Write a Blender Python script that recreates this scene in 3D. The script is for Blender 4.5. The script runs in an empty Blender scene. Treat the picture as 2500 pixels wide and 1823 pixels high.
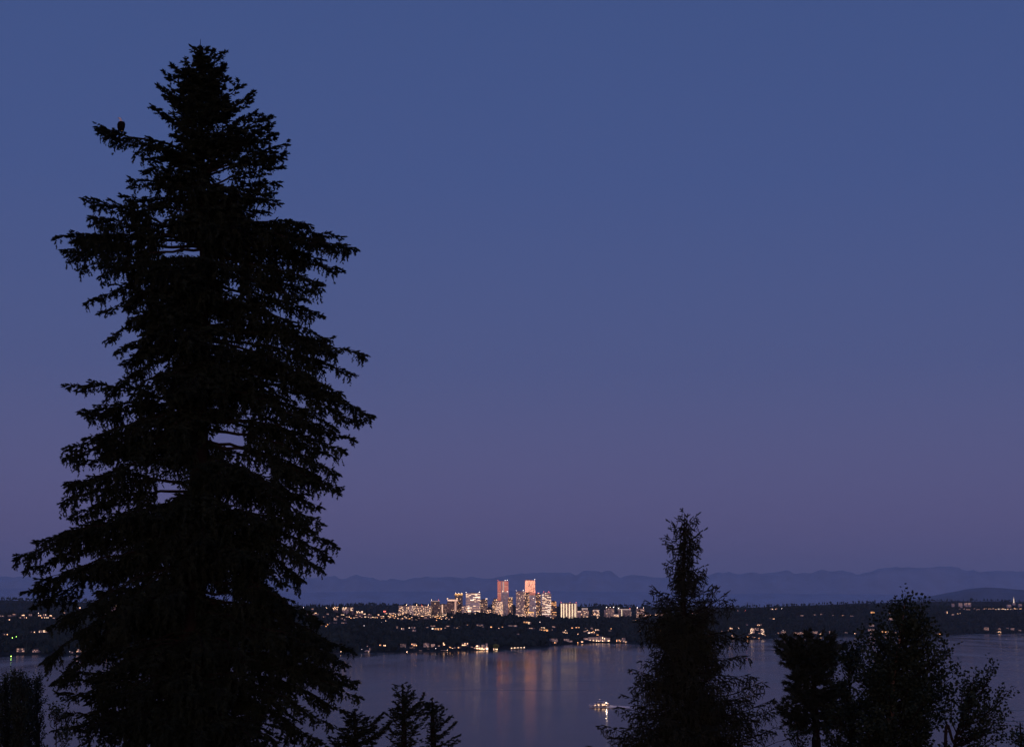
import bpy, math, random
import numpy as np
from mathutils import Vector, noise

random.seed(7)
rng = np.random.default_rng(7)
sc = bpy.context.scene
R = math.radians

# ------------------------------------------------------------------ camera
EYE = 80.0                      # metres above the lake
FPX = 3600.0                    # focal length in pixels of the 2500 px wide photograph
PITCH = math.atan((1503 - 911.5) / FPX)
cam_data = bpy.data.cameras.new('camera')
cam_data.sensor_width = 36.0
cam_data.lens = 36.0 * FPX / 2500.0
cam_data.clip_start = 0.5
cam_data.clip_end = 200000.0
cam = bpy.data.objects.new('camera', cam_data)
sc.collection.objects.link(cam)
cam.location = (0, 0, EYE)
cam.rotation_euler = (math.pi / 2 + PITCH, 0, 0)
sc.camera = cam

# ------------------------------------------------------------------ dusk sky
world = bpy.data.worlds.new('World')
sc.world = world
world.use_nodes = True
nt = world.node_tree
for n in list(nt.nodes):
    nt.nodes.remove(n)
W_out = nt.nodes.new('ShaderNodeOutputWorld')
tc = nt.nodes.new('ShaderNodeTexCoord')
sky = nt.nodes.new('ShaderNodeTexSky')
sky.sky_type = 'NISHITA'
sky.sun_disc = False
sky.sun_elevation = R(-1.0)     # the sun has just set behind the camera, in the west
sky.sun_rotation = R(180)
sky.altitude = 80
bg_n = nt.nodes.new('ShaderNodeBackground')
bg_n.inputs[1].default_value = 0.055
nt.links.new(sky.outputs[0], bg_n.inputs[0])
sep = nt.nodes.new('ShaderNodeSeparateXYZ')
nt.links.new(tc.outputs['Generated'], sep.inputs[0])
ramp = nt.nodes.new('ShaderNodeValToRGB')       # twilight dome, by sine of elevation
cr = ramp.color_ramp
cr.interpolation = 'LINEAR'
stops = [(0.0, (.112, .108, .262)), (.043, (.102, .104, .255)), (.087, (.081, .098, .256)),
         (.165, (.050, .082, .244)), (.287, (.036, .074, .240)), (.40, (.033, .070, .226)), (1.0, (.024, .056, .190))]
cr.elements[0].position = stops[0][0]; cr.elements[0].color = (*stops[0][1], 1)
cr.elements[1].position = stops[-1][0]; cr.elements[1].color = (*stops[-1][1], 1)
for p, c in stops[1:-1]:
    e = cr.elements.new(p); e.color = (*c, 1)
nt.links.new(sep.outputs['Z'], ramp.inputs[0])
bg_d = nt.nodes.new('ShaderNodeBackground')
bg_d.inputs[1].default_value = 1.0
nt.links.new(ramp.outputs[0], bg_d.inputs[0])
# afterglow over the western horizon
def wmath(op, a, b=None, clamp=False):
    m = nt.nodes.new('ShaderNodeMath'); m.operation = op; m.use_clamp = clamp
    for i, v in enumerate((a, b)):
        if v is None: continue
        if hasattr(v, 'is_linked'): nt.links.new(v, m.inputs[i])
        else: m.inputs[i].default_value = v
    return m.outputs[0]
west = wmath('POWER', wmath('MAXIMUM', wmath('MULTIPLY', sep.outputs['Y'], -1.0), 0.0), 3.0)
zabs = wmath('ABSOLUTE', sep.outputs['Z'])
low = wmath('POWER', 2.718, wmath('MULTIPLY', zabs, -6.0))
bg_g = nt.nodes.new('ShaderNodeBackground')
bg_g.inputs[0].default_value = (1.0, .39, .27, 1)
nt.links.new(wmath('MULTIPLY', wmath('MULTIPLY', west, low), 1.6), bg_g.inputs[1])
a1 = nt.nodes.new('ShaderNodeAddShader'); a2 = nt.nodes.new('ShaderNodeAddShader')
nt.links.new(bg_n.outputs[0], a1.inputs[0]); nt.links.new(bg_d.outputs[0], a1.inputs[1])
nt.links.new(a1.outputs[0], a2.inputs[0]); nt.links.new(bg_g.outputs[0], a2.inputs[1])
nt.links.new(a2.outputs[0], W_out.inputs[0])

sun_data = bpy.data.lights.new('sun', 'SUN')  # broad low lamp added to stand for the afterglow; the sun itself is down
sun_data.energy = 0.26
sun_data.angle = R(24)
sun_data.color = (1.0, .62, .52)
sun = bpy.data.objects.new('sun', sun_data)
sc.collection.objects.link(sun)
sun.location = (0, -50, 200)
sun.rotation_euler = Vector((0.10, 1.0, -0.09)).to_track_quat('-Z', 'Y').to_euler()

sc.view_settings.view_transform = 'Standard'
sc.view_settings.look = 'None'
sc.view_settings.gamma = 1.0
sc.view_settings.exposure = 0.0
sc.view_settings.use_curve_mapping = False
sc.render.engine = 'CYCLES'
sc.cycles.use_denoising = True
sc.cycles.max_bounces = 5
sc.cycles.diffuse_bounces = 2
sc.cycles.glossy_bounces = 3
sc.cycles.volume_bounces = 2
sc.cycles.sample_clamp_indirect = 6.0
sc.render.film_transparent = False

# ------------------------------------------------------------------ helpers
CP, SP = math.cos(PITCH), math.sin(PITCH)

def at(px, py, Y):
    """the point at world depth Y that the photograph shows at (px, py)"""
    x = (px - 1250.0) / FPX
    y = (911.5 - py) / FPX
    dy = CP - y * SP
    dz = SP + y * CP
    s = Y / dy
    return Vector((x * s, Y, EYE + dz * s))

def proj(X, Y, Z):
    z = Z - EYE
    dep = Y * CP + z * SP
    up = -Y * SP + z * CP
    return 1250 + FPX * X / dep, 911.5 - FPX * up / dep

def on_lake(px, py):
    p = at(px, py, 1.0)
    k = EYE / (EYE - p.z)
    return Vector((p.x * k, k, 0.0))

def lerp_tab(tab, x):
    return np.interp(x, [t[0] for t in tab], [t[1] for t in tab])

def tag(o, label=None, cat=None, group=None, kind=None):
    if label: o['label'] = label
    if cat: o['category'] = cat
    if group: o['group'] = group
    if kind: o['kind'] = kind
    return o

def link(o, parent=None):
    sc.collection.objects.link(o)
    if parent is not None: o.parent = parent
    return o

def empty(name, loc, label=None, cat=None, group=None, rz=0.0):
    o = bpy.data.objects.new(name, None)
    o.location = loc
    o.rotation_euler = (0, 0, rz)
    o.empty_display_size = 1
    link(o)
    return tag(o, label, cat, group)

def mesh_np(name, verts, faces, mats, mat_idx=None, smooth=False):
    """verts (n,3), faces (m,k) all the same size"""
    verts = np.asarray(verts, dtype=np.float32); faces = np.asarray(faces, dtype=np.int32)
    me = bpy.data.meshes.new(name)
    n, k = faces.shape
    me.vertices.add(len(verts)); me.vertices.foreach_set('co', verts.ravel())
    me.loops.add(n * k); me.loops.foreach_set('vertex_index', faces.ravel())
    me.polygons.add(n)
    me.polygons.foreach_set('loop_start', np.arange(0, n * k, k, dtype=np.int32))
    me.polygons.foreach_set('loop_total', np.full(n, k, dtype=np.int32))
    if mat_idx is not None: me.polygons.foreach_set('material_index', np.asarray(mat_idx, dtype=np.int32))
    me.polygons.foreach_set('use_smooth', np.full(n, smooth, dtype=bool))
    for m in (mats if isinstance(mats, (list, tuple)) else [mats]): me.materials.append(m)
    me.update(calc_edges=True)
    return me

class MB:
    """collects boxes, quads, tubes ... and links them as one mesh object"""
    def __init__(s): s.v, s.f, s.m = [], [], []
    def add(s, vs, fs, m=0):
        b = len(s.v); s.v += [tuple(v) for v in vs]; s.f += [tuple(b + i for i in f) for f in fs]; s.m += [m] * len(fs)
    def box(s, x0, x1, y0, y1, z0, z1, m=0, tx=0.0, ty=0.0):
        s.add([(x0, y0, z0), (x1, y0, z0), (x1, y1, z0), (x0, y1, z0),
               (x0 + tx, y0 + ty, z1), (x1 - tx, y0 + ty, z1), (x1 - tx, y1 - ty, z1), (x0 + tx, y1 - ty, z1)],
              [(0, 3, 2, 1), (4, 5, 6, 7), (0, 1, 5, 4), (1, 2, 6, 5), (2, 3, 7, 6), (3, 0, 4, 7)], m)
    def quad(s, a, b, c, d, m=0): s.add([a, b, c, d], [(0, 1, 2, 3)], m)
    def prism(s, poly, z0, z1, m=0):
        n = len(poly)
        s.add([(x, y, z0) for x, y in poly] + [(x, y, z1) for x, y in poly],
              [tuple(range(n - 1, -1, -1)), tuple(range(n, 2 * n))] + [(i, (i + 1) % n, n + (i + 1) % n, n + i) for i in range(n)], m)
    def gable(s, x0, x1, y0, y1, z0, z1, over=.5, m=0, axis='x'):
        x0 -= over; x1 += over; y0 -= over; y1 += over
        if axis == 'x':
            ym = (y0 + y1) / 2
            vs = [(x0, y0, z0), (x1, y0, z0), (x1, y1, z0), (x0, y1, z0), (x0, ym, z1), (x1, ym, z1)]
            fs = [(0, 1, 5, 4), (2, 3, 4, 5), (0, 4, 3), (1, 2, 5), (0, 3, 2, 1)]
        else:
            xm = (x0 + x1) / 2
            vs = [(x0, y0, z0), (x1, y0, z0), (x1, y1, z0), (x0, y1, z0), (xm, y0, z1), (xm, y1, z1)]
            fs = [(0, 1, 4), (2, 3, 5), (1, 2, 5, 4), (3, 0, 4, 5), (0, 3, 2, 1)]
        s.add(vs, fs, m)
    def tube(s, pts, rad, n=6, m=0, cap=True):
        pts = [Vector(p) for p in pts]; b = len(s.v)
        prev = None
        for i, p in enumerate(pts):
            d = (pts[min(i + 1, len(pts) - 1)] - pts[max(i - 1, 0)]).normalized()
            u = d.orthogonal().normalized() if prev is None else (prev - d * prev.dot(d)).normalized()
            prev = u; w = d.cross(u)
            for k in range(n):
                a = 2 * math.pi * k / n
                s.v.append(tuple(p + (u * math.cos(a) + w * math.sin(a)) * rad[i]))
        for i in range(len(pts) - 1):
            for k in range(n):
                q = (b + i * n + k, b + i * n + (k + 1) % n, b + (i + 1) * n + (k + 1) % n, b + (i + 1) * n + k)
                s.f.append(q); s.m.append(m)
        if cap:
            s.f.append(tuple(b + k for k in range(n - 1, -1, -1))); s.m.append(m)
            s.f.append(tuple(b + (len(pts) - 1) * n + k for k in range(n))); s.m.append(m)
    def ball(s, c, r, m=0, seg=6, rings=4, sz=1.0):
        vs = [(c[0], c[1], c[2] + r * sz)]
        for i in range(1, rings):
            t = math.pi * i / rings
            for k in range(seg):
                a = 2 * math.pi * k / seg
                vs.append((c[0] + r * math.sin(t) * math.cos(a), c[1] + r * math.sin(t) * math.sin(a), c[2] + r * sz * math.cos(t)))
        vs.append((c[0], c[1], c[2] - r * sz)); fs = []
        for k in range(seg):
            fs.append((0, 1 + k, 1 + (k + 1) % seg))
            fs.append((len(vs) - 1, len(vs) - 1 - seg + (k + 1) % seg, len(vs) - 1 - seg + k))
            for i in range(rings - 2):
                a = 1 + i * seg
                fs.append((a + k, a + seg + k, a + seg + (k + 1) % seg, a + (k + 1) % seg))
        s.add(vs, fs, m)
    def build(s, name, mats, parent=None, smooth=False):
        me = bpy.data.meshes.new(name)
        me.from_pydata(s.v, [], s.f)
        for m in (mats if isinstance(mats, (list, tuple)) else [mats]): me.materials.append(m)
        me.polygons.foreach_set('material_index', s.m)
        if smooth: me.polygons.foreach_set('use_smooth', [True] * len(s.f))
        me.update()
        return link(bpy.data.objects.new(name, me), parent)

# ------------------------------------------------------------------ materials
def pmat(name, col, rough=.7, metal=0.0, var=0.0, scale=1.0, spec=.5, bump=0.0, ior=None):
    m = bpy.data.materials.new(name); m.use_nodes = True
    t = m.node_tree; p = t.nodes['Principled BSDF']
    p.inputs['Base Color'].default_value = (*col, 1)
    p.inputs['Roughness'].default_value = rough
    p.inputs['Metallic'].default_value = metal
    p.inputs['Specular IOR Level'].default_value = spec
    if ior: p.inputs['IOR'].default_value = ior
    if var or bump:
        co = t.nodes.new('ShaderNodeTexCoord'); nz = t.nodes.new('ShaderNodeTexNoise')
        nz.inputs['Scale'].default_value = scale; nz.inputs['Detail'].default_value = 4
        t.links.new(co.outputs['Object'], nz.inputs['Vector'])
        if var:
            r = t.nodes.new('ShaderNodeValToRGB')
            r.color_ramp.elements[0].position = .3; r.color_ramp.elements[1].position = .7
            r.color_ramp.elements[0].color = (*[c * (1 - var) for c in col], 1)
            r.color_ramp.elements[1].color = (*[min(1, c * (1 + var)) for c in col], 1)
            t.links.new(nz.outputs['Fac'], r.inputs[0]); t.links.new(r.outputs[0], p.inputs['Base Color'])
        if bump:
            b = t.nodes.new('ShaderNodeBump'); b.inputs['Strength'].default_value = bump
            t.links.new(nz.outputs['Fac'], b.inputs['Height']); t.links.new(b.outputs[0], p.inputs['Normal'])
    return m

def emat(name, col, k, var=.5, scale=.35):
    """a lit window, lamp or sign; the glow differs from room to room"""
    m = bpy.data.materials.new(name); m.use_nodes = True
    t = m.node_tree; p = t.nodes['Principled BSDF']
    p.inputs['Base Color'].default_value = (.3, .25, .2, 1)
    p.inputs['Emission Color'].default_value = (*col, 1)
    if var:
        co = t.nodes.new('ShaderNodeTexCoord'); nz = t.nodes.new('ShaderNodeTexNoise')
        nz.inputs['Scale'].default_value = scale; nz.inputs['Detail'].default_value = 1
        mr = t.nodes.new('ShaderNodeMapRange')
        mr.inputs[1].default_value = .3; mr.inputs[2].default_value = .7
        mr.inputs[3].default_value = k * (1 - var); mr.inputs[4].default_value = k * (1 + var)
        t.links.new(co.outputs['Object'], nz.inputs['Vector']); t.links.new(nz.outputs['Fac'], mr.inputs[0])
        t.links.new(mr.outputs[0], p.inputs['Emission Strength'])
    else:
        p.inputs['Emission Strength'].default_value = k
    return m

M = {}
M['needle'] = pmat('fir_needles', (.020, .030, .019), .85, var=.45, scale=.8, spec=.08)
M['needle_small'] = pmat('young_fir_needles', (.020, .032, .022), .75, var=.4, scale=.9, spec=.2)
M['cedar'] = pmat('cedar_fronds', (.026, .034, .022), .75, var=.45, scale=1.1, spec=.2)
M['pine'] = pmat('pine_needles', (.026, .038, .028), .75, var=.4, scale=1.2, spec=.2)
M['leaf'] = pmat('broad_leaves', (.022, .034, .020), .7, var=.4, scale=1.3, spec=.1)
M['poplar_leaf'] = pmat('poplar_leaves', (.024, .036, .024), .7, var=.4, scale=1.5, spec=.1)
M['bark'] = pmat('fir_bark', (.018, .014, .012), .9, var=.4, scale=2.0, spec=.03, bump=.6)
M['twig'] = pmat('twig_bark', (.020, .016, .014), .9, var=.3, scale=3.0, spec=.03)
M['pale_bark'] = pmat('pale_bark', (.22, .15, .12), .8, var=.5, scale=4.0, spec=.2)
M['far_tree'] = pmat('far_forest', (.026, .042, .034), .9, var=.55, scale=.02, spec=.05)
M['ground'] = pmat('forest_ground', (.025, .033, .026), .95, var=.4, scale=.01, spec=.05)
M['hillside'] = pmat('near_hillside', (.040, .050, .032), .95, var=.4, scale=.2, spec=.1)
M['mountain'] = pmat('mountain_slopes', (.46, .56, .74), .95, var=.15, scale=.0016, spec=.05)  # snowy slopes, with some distance haze put into the pale blue colour
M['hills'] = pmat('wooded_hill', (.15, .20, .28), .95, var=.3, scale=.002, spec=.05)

W_WARM = emat('window_warm', (1, .55, .30), 3.2)
W_DIM = emat('window_dim', (1, .54, .38), .62)
W_CREAM = emat('window_cream', (1, .64, .39), 2.6)
W_WHITE = emat('window_white', (1, .75, .57), 3.4)
W_AMBER = emat('window_amber', (1, .44, .16), 3.0)
W_FLAT = emat('window_even', (1, .56, .36), .55, var=.15)
W_FAINT = emat('window_faint', (1, .60, .45), .20)
LAMP = emat('lamp_glow', (1, .62, .36), 17, var=0)
LAMP_W = emat('lamp_white', (1, .80, .70), 11, var=0)
LAMP_R = emat('lamp_red', (1, .14, .10), 9, var=0)
LAMP_G = emat('lamp_green', (.45, 1, .12), 20, var=0)
G_DARK = pmat('glass_dark', (.05, .055, .075), .12, metal=.2, spec=.8)
G_BLUE = pmat('glass_blue', (.30, .36, .48), .25, metal=.55, spec=.8)

# ------------------------------------------------------------------ the land across the lake
SHORE = [(-900, 1600), (0, 1598), (400, 1598), (700, 1595), (820, 1594), (950, 1592), (1080, 1590), (1160, 1587.5), (1270, 1583.5),
         (1350, 1577), (1400, 1571.5), (1460, 1568.5), (1550, 1570), (1640, 1568), (1735, 1561), (1860, 1560), (1900, 1556.5), (2020, 1553),
         (2200, 1551), (2300, 1549), (2400, 1546.5), (2500, 1545), (3400, 1543)]
CREST = [(-900, 1496), (0, 1494), (300, 1486), (650, 1479), (760, 1481), (860, 1488), (950, 1497), (1040, 1501), (1110, 1494), (1165, 1493), (1230, 1499),
         (1300, 1504), (1400, 1506), (1550, 1504), (1650, 1500), (1750, 1487), (1900, 1478), (2100, 1474), (2300, 1476), (2500, 1478), (3400, 1480)]
BACK = [(-900, 1458), (0, 1456), (100, 1459), (700, 1474), (800, 1474), (860, 1470), (930, 1470), (1000, 1472), (1100, 1474), (1300, 1474), (1450, 1472),
        (1560, 1474), (1700, 1474), (1790, 1476), (1960, 1471), (2100, 1465), (2330, 1460), (2420, 1461), (2500, 1463), (3400, 1462)]
_pxs = np.arange(-900, 3401, 10.0)
_sh = lerp_tab(SHORE, _pxs); _crp = lerp_tab(CREST, _pxs); _bk = lerp_tab(BACK, _pxs)
_sy = np.array([on_lake(p, y).y for p, y in zip(_pxs, _sh)])
_sy += np.array([noise.noise(Vector((p * .013, 3.1, 0))) * 40 + noise.noise(Vector((p * .05, 7.1, 0))) * 18 for p in _pxs])
_cy = _sy + 1550
_cz = np.array([at(p, y, c).z for p, y, c in zip(_pxs, _crp, _cy)]) - 17
_by = np.maximum(_cy + 3200, 9600)
_bz = np.array([at(p, y, c).z for p, y, c in zip(_pxs, _bk, _by)]) - 14

def land(px, Y):
    """terrain height over the lake at bearing px (arrays)"""
    px = np.asarray(px, float); Y = np.asarray(Y, float)
    sy = np.interp(px, _pxs, _sy); cz = np.interp(px, _pxs, _cz); bz = np.interp(px, _pxs, _bz); by = np.interp(px, _pxs, _by)
    t = np.clip((Y - sy) / 1550, 0, 1)
    z1 = cz * (t ** .92)
    z1 = np.where(Y < sy, -6 * np.clip((sy - Y) / 60, 0, 1) - .4, z1 + 1.2)
    t2 = np.clip((Y - sy - 1550) / 900, 0, 1); t2 = t2 * t2 * (3 - 2 * t2)
    mid = np.minimum(cz, 62) * .9
    z2 = z1 * (1 - t2) + mid * t2
    t3 = np.clip((Y - sy - 2800) / np.maximum(by - sy - 2800, 1), 0, 1); t3 = t3 ** 2
    z3 = z2 * (1 - t3) + bz * t3
    t4 = np.clip((Y - by) / 3000, 0, 1); t4 = t4 * t4 * (3 - 2 * t4)
    return z3 * (1 - t4) + 40 * t4

def bearing(X, Y):
    return 1250 + FPX * np.asarray(X) / (np.asarray(Y) * CP)

def grid_mesh(name, P, mats, smooth=True):
    nr, ncol, _ = P.shape
    i = np.arange(nr - 1)[:, None] * ncol + np.arange(ncol - 1)[None, :]
    q = np.stack([i, i + 1, i + ncol + 1, i + ncol], -1).reshape(-1, 4)
    return mesh_np(name, P.reshape(-1, 3), q, mats, smooth=smooth)

cols = np.arange(-900, 3401, 14.0)
sy_c = np.interp(cols, _pxs, _sy)
offs = np.concatenate([np.arange(-80, 60, 14), np.arange(60, 1700, 55), np.arange(1700, 4200, 160), np.arange(4200, 14000, 420)]).astype(float)
rows = []
for o in offs:
    Yr = sy_c + o
    X = (cols - 1250) / FPX * Yr * CP
    Z = land(cols, Yr)
    if o > 30:
        Z = Z + np.array([noise.noise(Vector((x * .004, y * .004, 1.7))) * 4 for x, y in zip(X, Yr)])
    rows.append(np.stack([X, Yr, Z], -1))
for Yf in (20000, 30000, 60000, 76000):
    rows.append(np.stack([(cols - 1250) / FPX * Yf * CP, np.full_like(cols, Yf), np.full_like(cols, 40.0)], -1))
tag(link(bpy.data.objects.new('far_shore_ground', grid_mesh('far_shore_ground', np.array(rows), M['ground']))), kind='structure')

# near hillside under the camera, falling to the lake
ny = np.concatenate([np.arange(-1500, 0, 150), np.arange(0, 640, 20)]).astype(float)
nx = np.arange(-900, 901, 30).astype(float)
rows = []
for y in ny:
    t = min(max((y + 20) / 520, 0), 1)
    rows.append([(x, y, 66 * (1 - t ** 1.15) - 4 * t + noise.noise(Vector((x * .02, y * .02, 0))) * 2.2 * (1 - t * .7)) for x in nx])
def near_ground(x, y):
    t = min(max((y + 20) / 520, 0), 1)
    return 66 * (1 - t ** 1.15) - 4 * t + noise.noise(Vector((x * .02, y * .02, 0))) * 2.2 * (1 - t * .7)
tag(link(bpy.data.objects.new('hillside', grid_mesh('hillside', np.array(rows), M['hillside']))), kind='structure')

# lake bed sheet under everything, out to the horizon
wm = bpy.data.materials.new('lake_water'); wm.use_nodes = True
t = wm.node_tree; t.nodes.remove(t.nodes['Principled BSDF'])
p = t.nodes.new('ShaderNodeBsdfGlossy'); p.distribution = 'GGX'; p.inputs['Color'].default_value = (1, .95, .87, 1)  # warm cast painted into the reflection colour, not the water's own
df = t.nodes.new('ShaderNodeBsdfDiffuse'); df.inputs['Color'].default_value = (.008, .011, .017, 1)
fr = t.nodes.new('ShaderNodeFresnel'); fr.inputs['IOR'].default_value = 1.33
fm = t.nodes.new('ShaderNodeMath'); fm.operation = 'MULTIPLY'; fm.inputs[1].default_value = .74   # wave slopes turn part of every patch away
mx = t.nodes.new('ShaderNodeMixShader')
t.links.new(fr.outputs[0], fm.inputs[0]); t.links.new(fm.outputs[0], mx.inputs[0]); t.links.new(df.outputs[0], mx.inputs[1]); t.links.new(p.outputs[0], mx.inputs[2])
t.links.new(mx.outputs[0], t.nodes['Material Output'].inputs['Surface'])
co = t.nodes.new('ShaderNodeTexCoord')
mp = t.nodes.new('ShaderNodeMapping'); mp.inputs['Scale'].default_value = (.010, .0022, 1)
n1 = t.nodes.new('ShaderNodeTexNoise'); n1.inputs['Scale'].default_value = 1.0; n1.inputs['Detail'].default_value = 5
t.links.new(co.outputs['Object'], mp.inputs[0]); t.links.new(mp.outputs[0], n1.inputs['Vector'])
mr = t.nodes.new('ShaderNodeMapRange')          # wind lanes: ripples rougher here, calmer there
mr.inputs[1].default_value = .35; mr.inputs[2].default_value = .65; mr.inputs[3].default_value = .07; mr.inputs[4].default_value = .165
t.links.new(n1.outputs['Fac'], mr.inputs[0]); t.links.new(mr.outputs[0], p.inputs['Roughness'])
mp2 = t.nodes.new('ShaderNodeMapping'); mp2.inputs['Scale'].default_value = (.16, .30, 1)
n2 = t.nodes.new('ShaderNodeTexNoise'); n2.inputs['Scale'].default_value = 1.0; n2.inputs['Detail'].default_value = 3
t.links.new(co.outputs['Object'], mp2.inputs[0]); t.links.new(mp2.outputs[0], n2.inputs['Vector'])
bp = t.nodes.new('ShaderNodeBump'); bp.inputs['Strength'].default_value = .16; bp.inputs['Distance'].default_value = .35
t.links.new(n2.outputs['Fac'], bp.inputs['Height']); t.links.new(bp.outputs[0], p.inputs['Normal'])
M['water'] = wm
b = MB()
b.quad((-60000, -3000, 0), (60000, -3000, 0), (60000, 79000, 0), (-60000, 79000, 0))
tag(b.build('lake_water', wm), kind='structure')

# old wakes: long low swells crossing the lake
b = MB()
def swell(pts, width, h):
    P = [on_lake(*q) for q in pts]
    n = len(P); vs = []
    for i, c in enumerate(P):
        e = math.sin(math.pi * min(1, max(0, (i + .15) / (n - 1 + .3))))
        for s, z in ((-1, -.02), (-.4, h * e * .7), (0, h * e), (.5, h * e * .6), (1, -.02)):
            vs.append((c.x, c.y + s * width, z))
    fs = [(i * 5 + k, (i + 1) * 5 + k, (i + 1) * 5 + k + 1, i * 5 + k + 1) for i in range(n - 1) for k in range(4)]
    b.add(vs, fs)
for y0, x0, x1, sl, w, h in ((1731, 1830, 2620, .004, 3.5, .30), (1743, 1800, 2620, .008, 4.5, .22), (1756, 2240, 2650, .012, 5, .24),
                             (1769, 2280, 2680, .004, 4, .20), (1787, 2300, 2680, -.004, 4, .16), (1683, 1000, 1500, .004, 7, .16), (1662, 1300, 1560, 0, 6, .10),
                             (1612, -60, 130, .0, 9, .10), (1648, 2050, 2600, .0, 6, .10)):
    swell([(x0 + (x1 - x0) * i / 14, y0 + sl * (x1 - x0) * i / 14 + .5 * math.sin(i * .9)) for i in range(15)], w, h * 1.7)
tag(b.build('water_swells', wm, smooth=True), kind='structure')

# ------------------------------------------------------------------ distant hills and the mountain range
def ridge(name, tab, Y, thick, mat, amp, wob, seed, px0=-900, px1=3400, base=0.0):
    xs = np.arange(px0, px1 + 1, 4.0)
    top = lerp_tab(tab, xs)
    prof = [(-1, 0), (-.72, .22), (-.45, .50), (-.22, .78), (0, 1.0), (.5, .7), (1, .2)]
    P = []
    for k, (o, hh) in enumerate(prof):
        r = []
        for x, ty in zip(xs, top):
            n = sum(noise.noise(Vector((x * wob * 2 ** j, seed + j * 3.3, k * .45 * (1 if k != 4 else 1)))) / 1.9 ** j for j in range(4))
            y = Y + o * thick
            zt = at(x, ty - amp * n, Y).z
            spur = 1 + (.28 * noise.noise(Vector((x * .021, k * .8, seed))) if 0 < k < 4 else 0)
            r.append(((x - 1250) / FPX * y * CP, y, base + (zt - base) * hh * spur))
        P.append(r)
    return tag(link(bpy.data.objects.new(name, grid_mesh(name, np.array(P), mat))), kind='structure')
RANGE = [(-900, 1402), (0, 1407), (60, 1409), (250, 1408), (500, 1406), (690, 1414), (760, 1409), (800, 1404), (835, 1410), (870, 1404), (930, 1415), (980, 1414), (1040, 1408),
         (1100, 1407), (1200, 1410), (1245, 1403), (1265, 1399), (1320, 1396), (1388, 1396), (1408, 1403), (1425, 1396), (1438, 1392), (1455, 1393), (1466, 1396), (1480, 1392), (1495, 1394),
         (1515, 1405), (1560, 1404), (1620, 1409), (1700, 1410), (1740, 1402), (1780, 1397), (1860, 1400), (1895, 1396), (1915, 1392), (1960, 1399), (2000, 1394), (2060, 1391), (2095, 1399),
         (2140, 1392), (2160, 1388), (2210, 1384), (2300, 1384), (2345, 1384), (2372, 1393), (2410, 1394), (2450, 1391), (2500, 1396), (3400, 1400)]
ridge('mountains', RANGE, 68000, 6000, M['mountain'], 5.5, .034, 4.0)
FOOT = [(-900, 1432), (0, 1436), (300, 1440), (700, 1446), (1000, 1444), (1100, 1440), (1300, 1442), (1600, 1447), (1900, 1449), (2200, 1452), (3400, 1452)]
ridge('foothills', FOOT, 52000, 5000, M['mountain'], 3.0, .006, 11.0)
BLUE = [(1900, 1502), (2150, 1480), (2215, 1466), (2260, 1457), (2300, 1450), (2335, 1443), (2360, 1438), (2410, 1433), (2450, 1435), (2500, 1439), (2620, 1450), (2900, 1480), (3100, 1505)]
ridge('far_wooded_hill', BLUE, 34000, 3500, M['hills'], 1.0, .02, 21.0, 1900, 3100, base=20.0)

# ------------------------------------------------------------------ haze
hz = bpy.data.materials.new('evening_haze'); hz.use_nodes = True
t = hz.node_tree
for n in list(t.nodes): t.nodes.remove(n)
o_ = t.nodes.new('ShaderNodeOutputMaterial'); v = t.nodes.new('ShaderNodeVolumePrincipled')
v.inputs['Color'].default_value = (.76, .90, 1.0, 1)
v.inputs['Density'].default_value = 1.55e-5
v.inputs['Anisotropy'].default_value = 0.0
t.links.new(v.outputs[0], o_.inputs['Volume'])
b = MB(); b.box(-62000, 62000, -4000, 80000, -8, 2900)
hb = b.build('haze', hz); tag(hb, kind='stuff')

# ------------------------------------------------------------------ houses
H_WALLS = [pmat('house_wall_pale', (.30, .25, .24), .8), pmat('house_wall_grey', (.14, .13, .14), .8), pmat('house_wall_brown', (.09, .065, .05), .8),
           pmat('house_wall_white', (.55, .50, .47), .7)]
H_ROOF = pmat('house_roof', (.055, .055, .06), .85)
H_DOCK = pmat('dock_timber', (.14, .12, .10), .9)
DARKW = pmat('dark_window', (.03, .03, .04), .2, spec=.6)
HMATS = [DARKW, W_WARM, W_DIM, W_CREAM, W_WHITE, W_AMBER, W_FAINT]
WI = dict(dark=0, warm=1, dim=2, cream=3, white=4, amber=5, faint=6)
clear = []          # (bearing px, Y, half width m, z of the lowest part to be seen)

def find_ground(px, py):
    sy = float(np.interp(px, _pxs, _sy))
    Ys = np.arange(sy + 12, sy + 1560, 12.0)
    zr = np.array([at(px, py, y).z for y in Ys]); zg = land(px, Ys)
    k = np.nonzero(zg >= zr)[0]
    Y = float(Ys[k[0]]) if len(k) else float(Ys[-1])
    return Y, float(land(px, Y))

_o1 = ['first', 'second', 'third', 'fourth', 'fifth', 'sixth', 'seventh', 'eighth', 'ninth', 'tenth', 'eleventh', 'twelfth', 'thirteenth', 'fourteenth', 'fifteenth', 'sixteenth', 'seventeenth', 'eighteenth', 'nineteenth']
def nth(i):
    if i < 19: return _o1[i]
    t_ = {2: 'twenty', 3: 'thirty', 4: 'forty'}[(i + 1) // 10]
    k = (i + 1) % 10
    return t_[:-1] + 'ieth' if k == 0 else t_ + '-' + _o1[k - 1]
LITW = dict(warm='warm', dim='dim', cream='cream', white='white', amber='amber', faint='faint')

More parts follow.
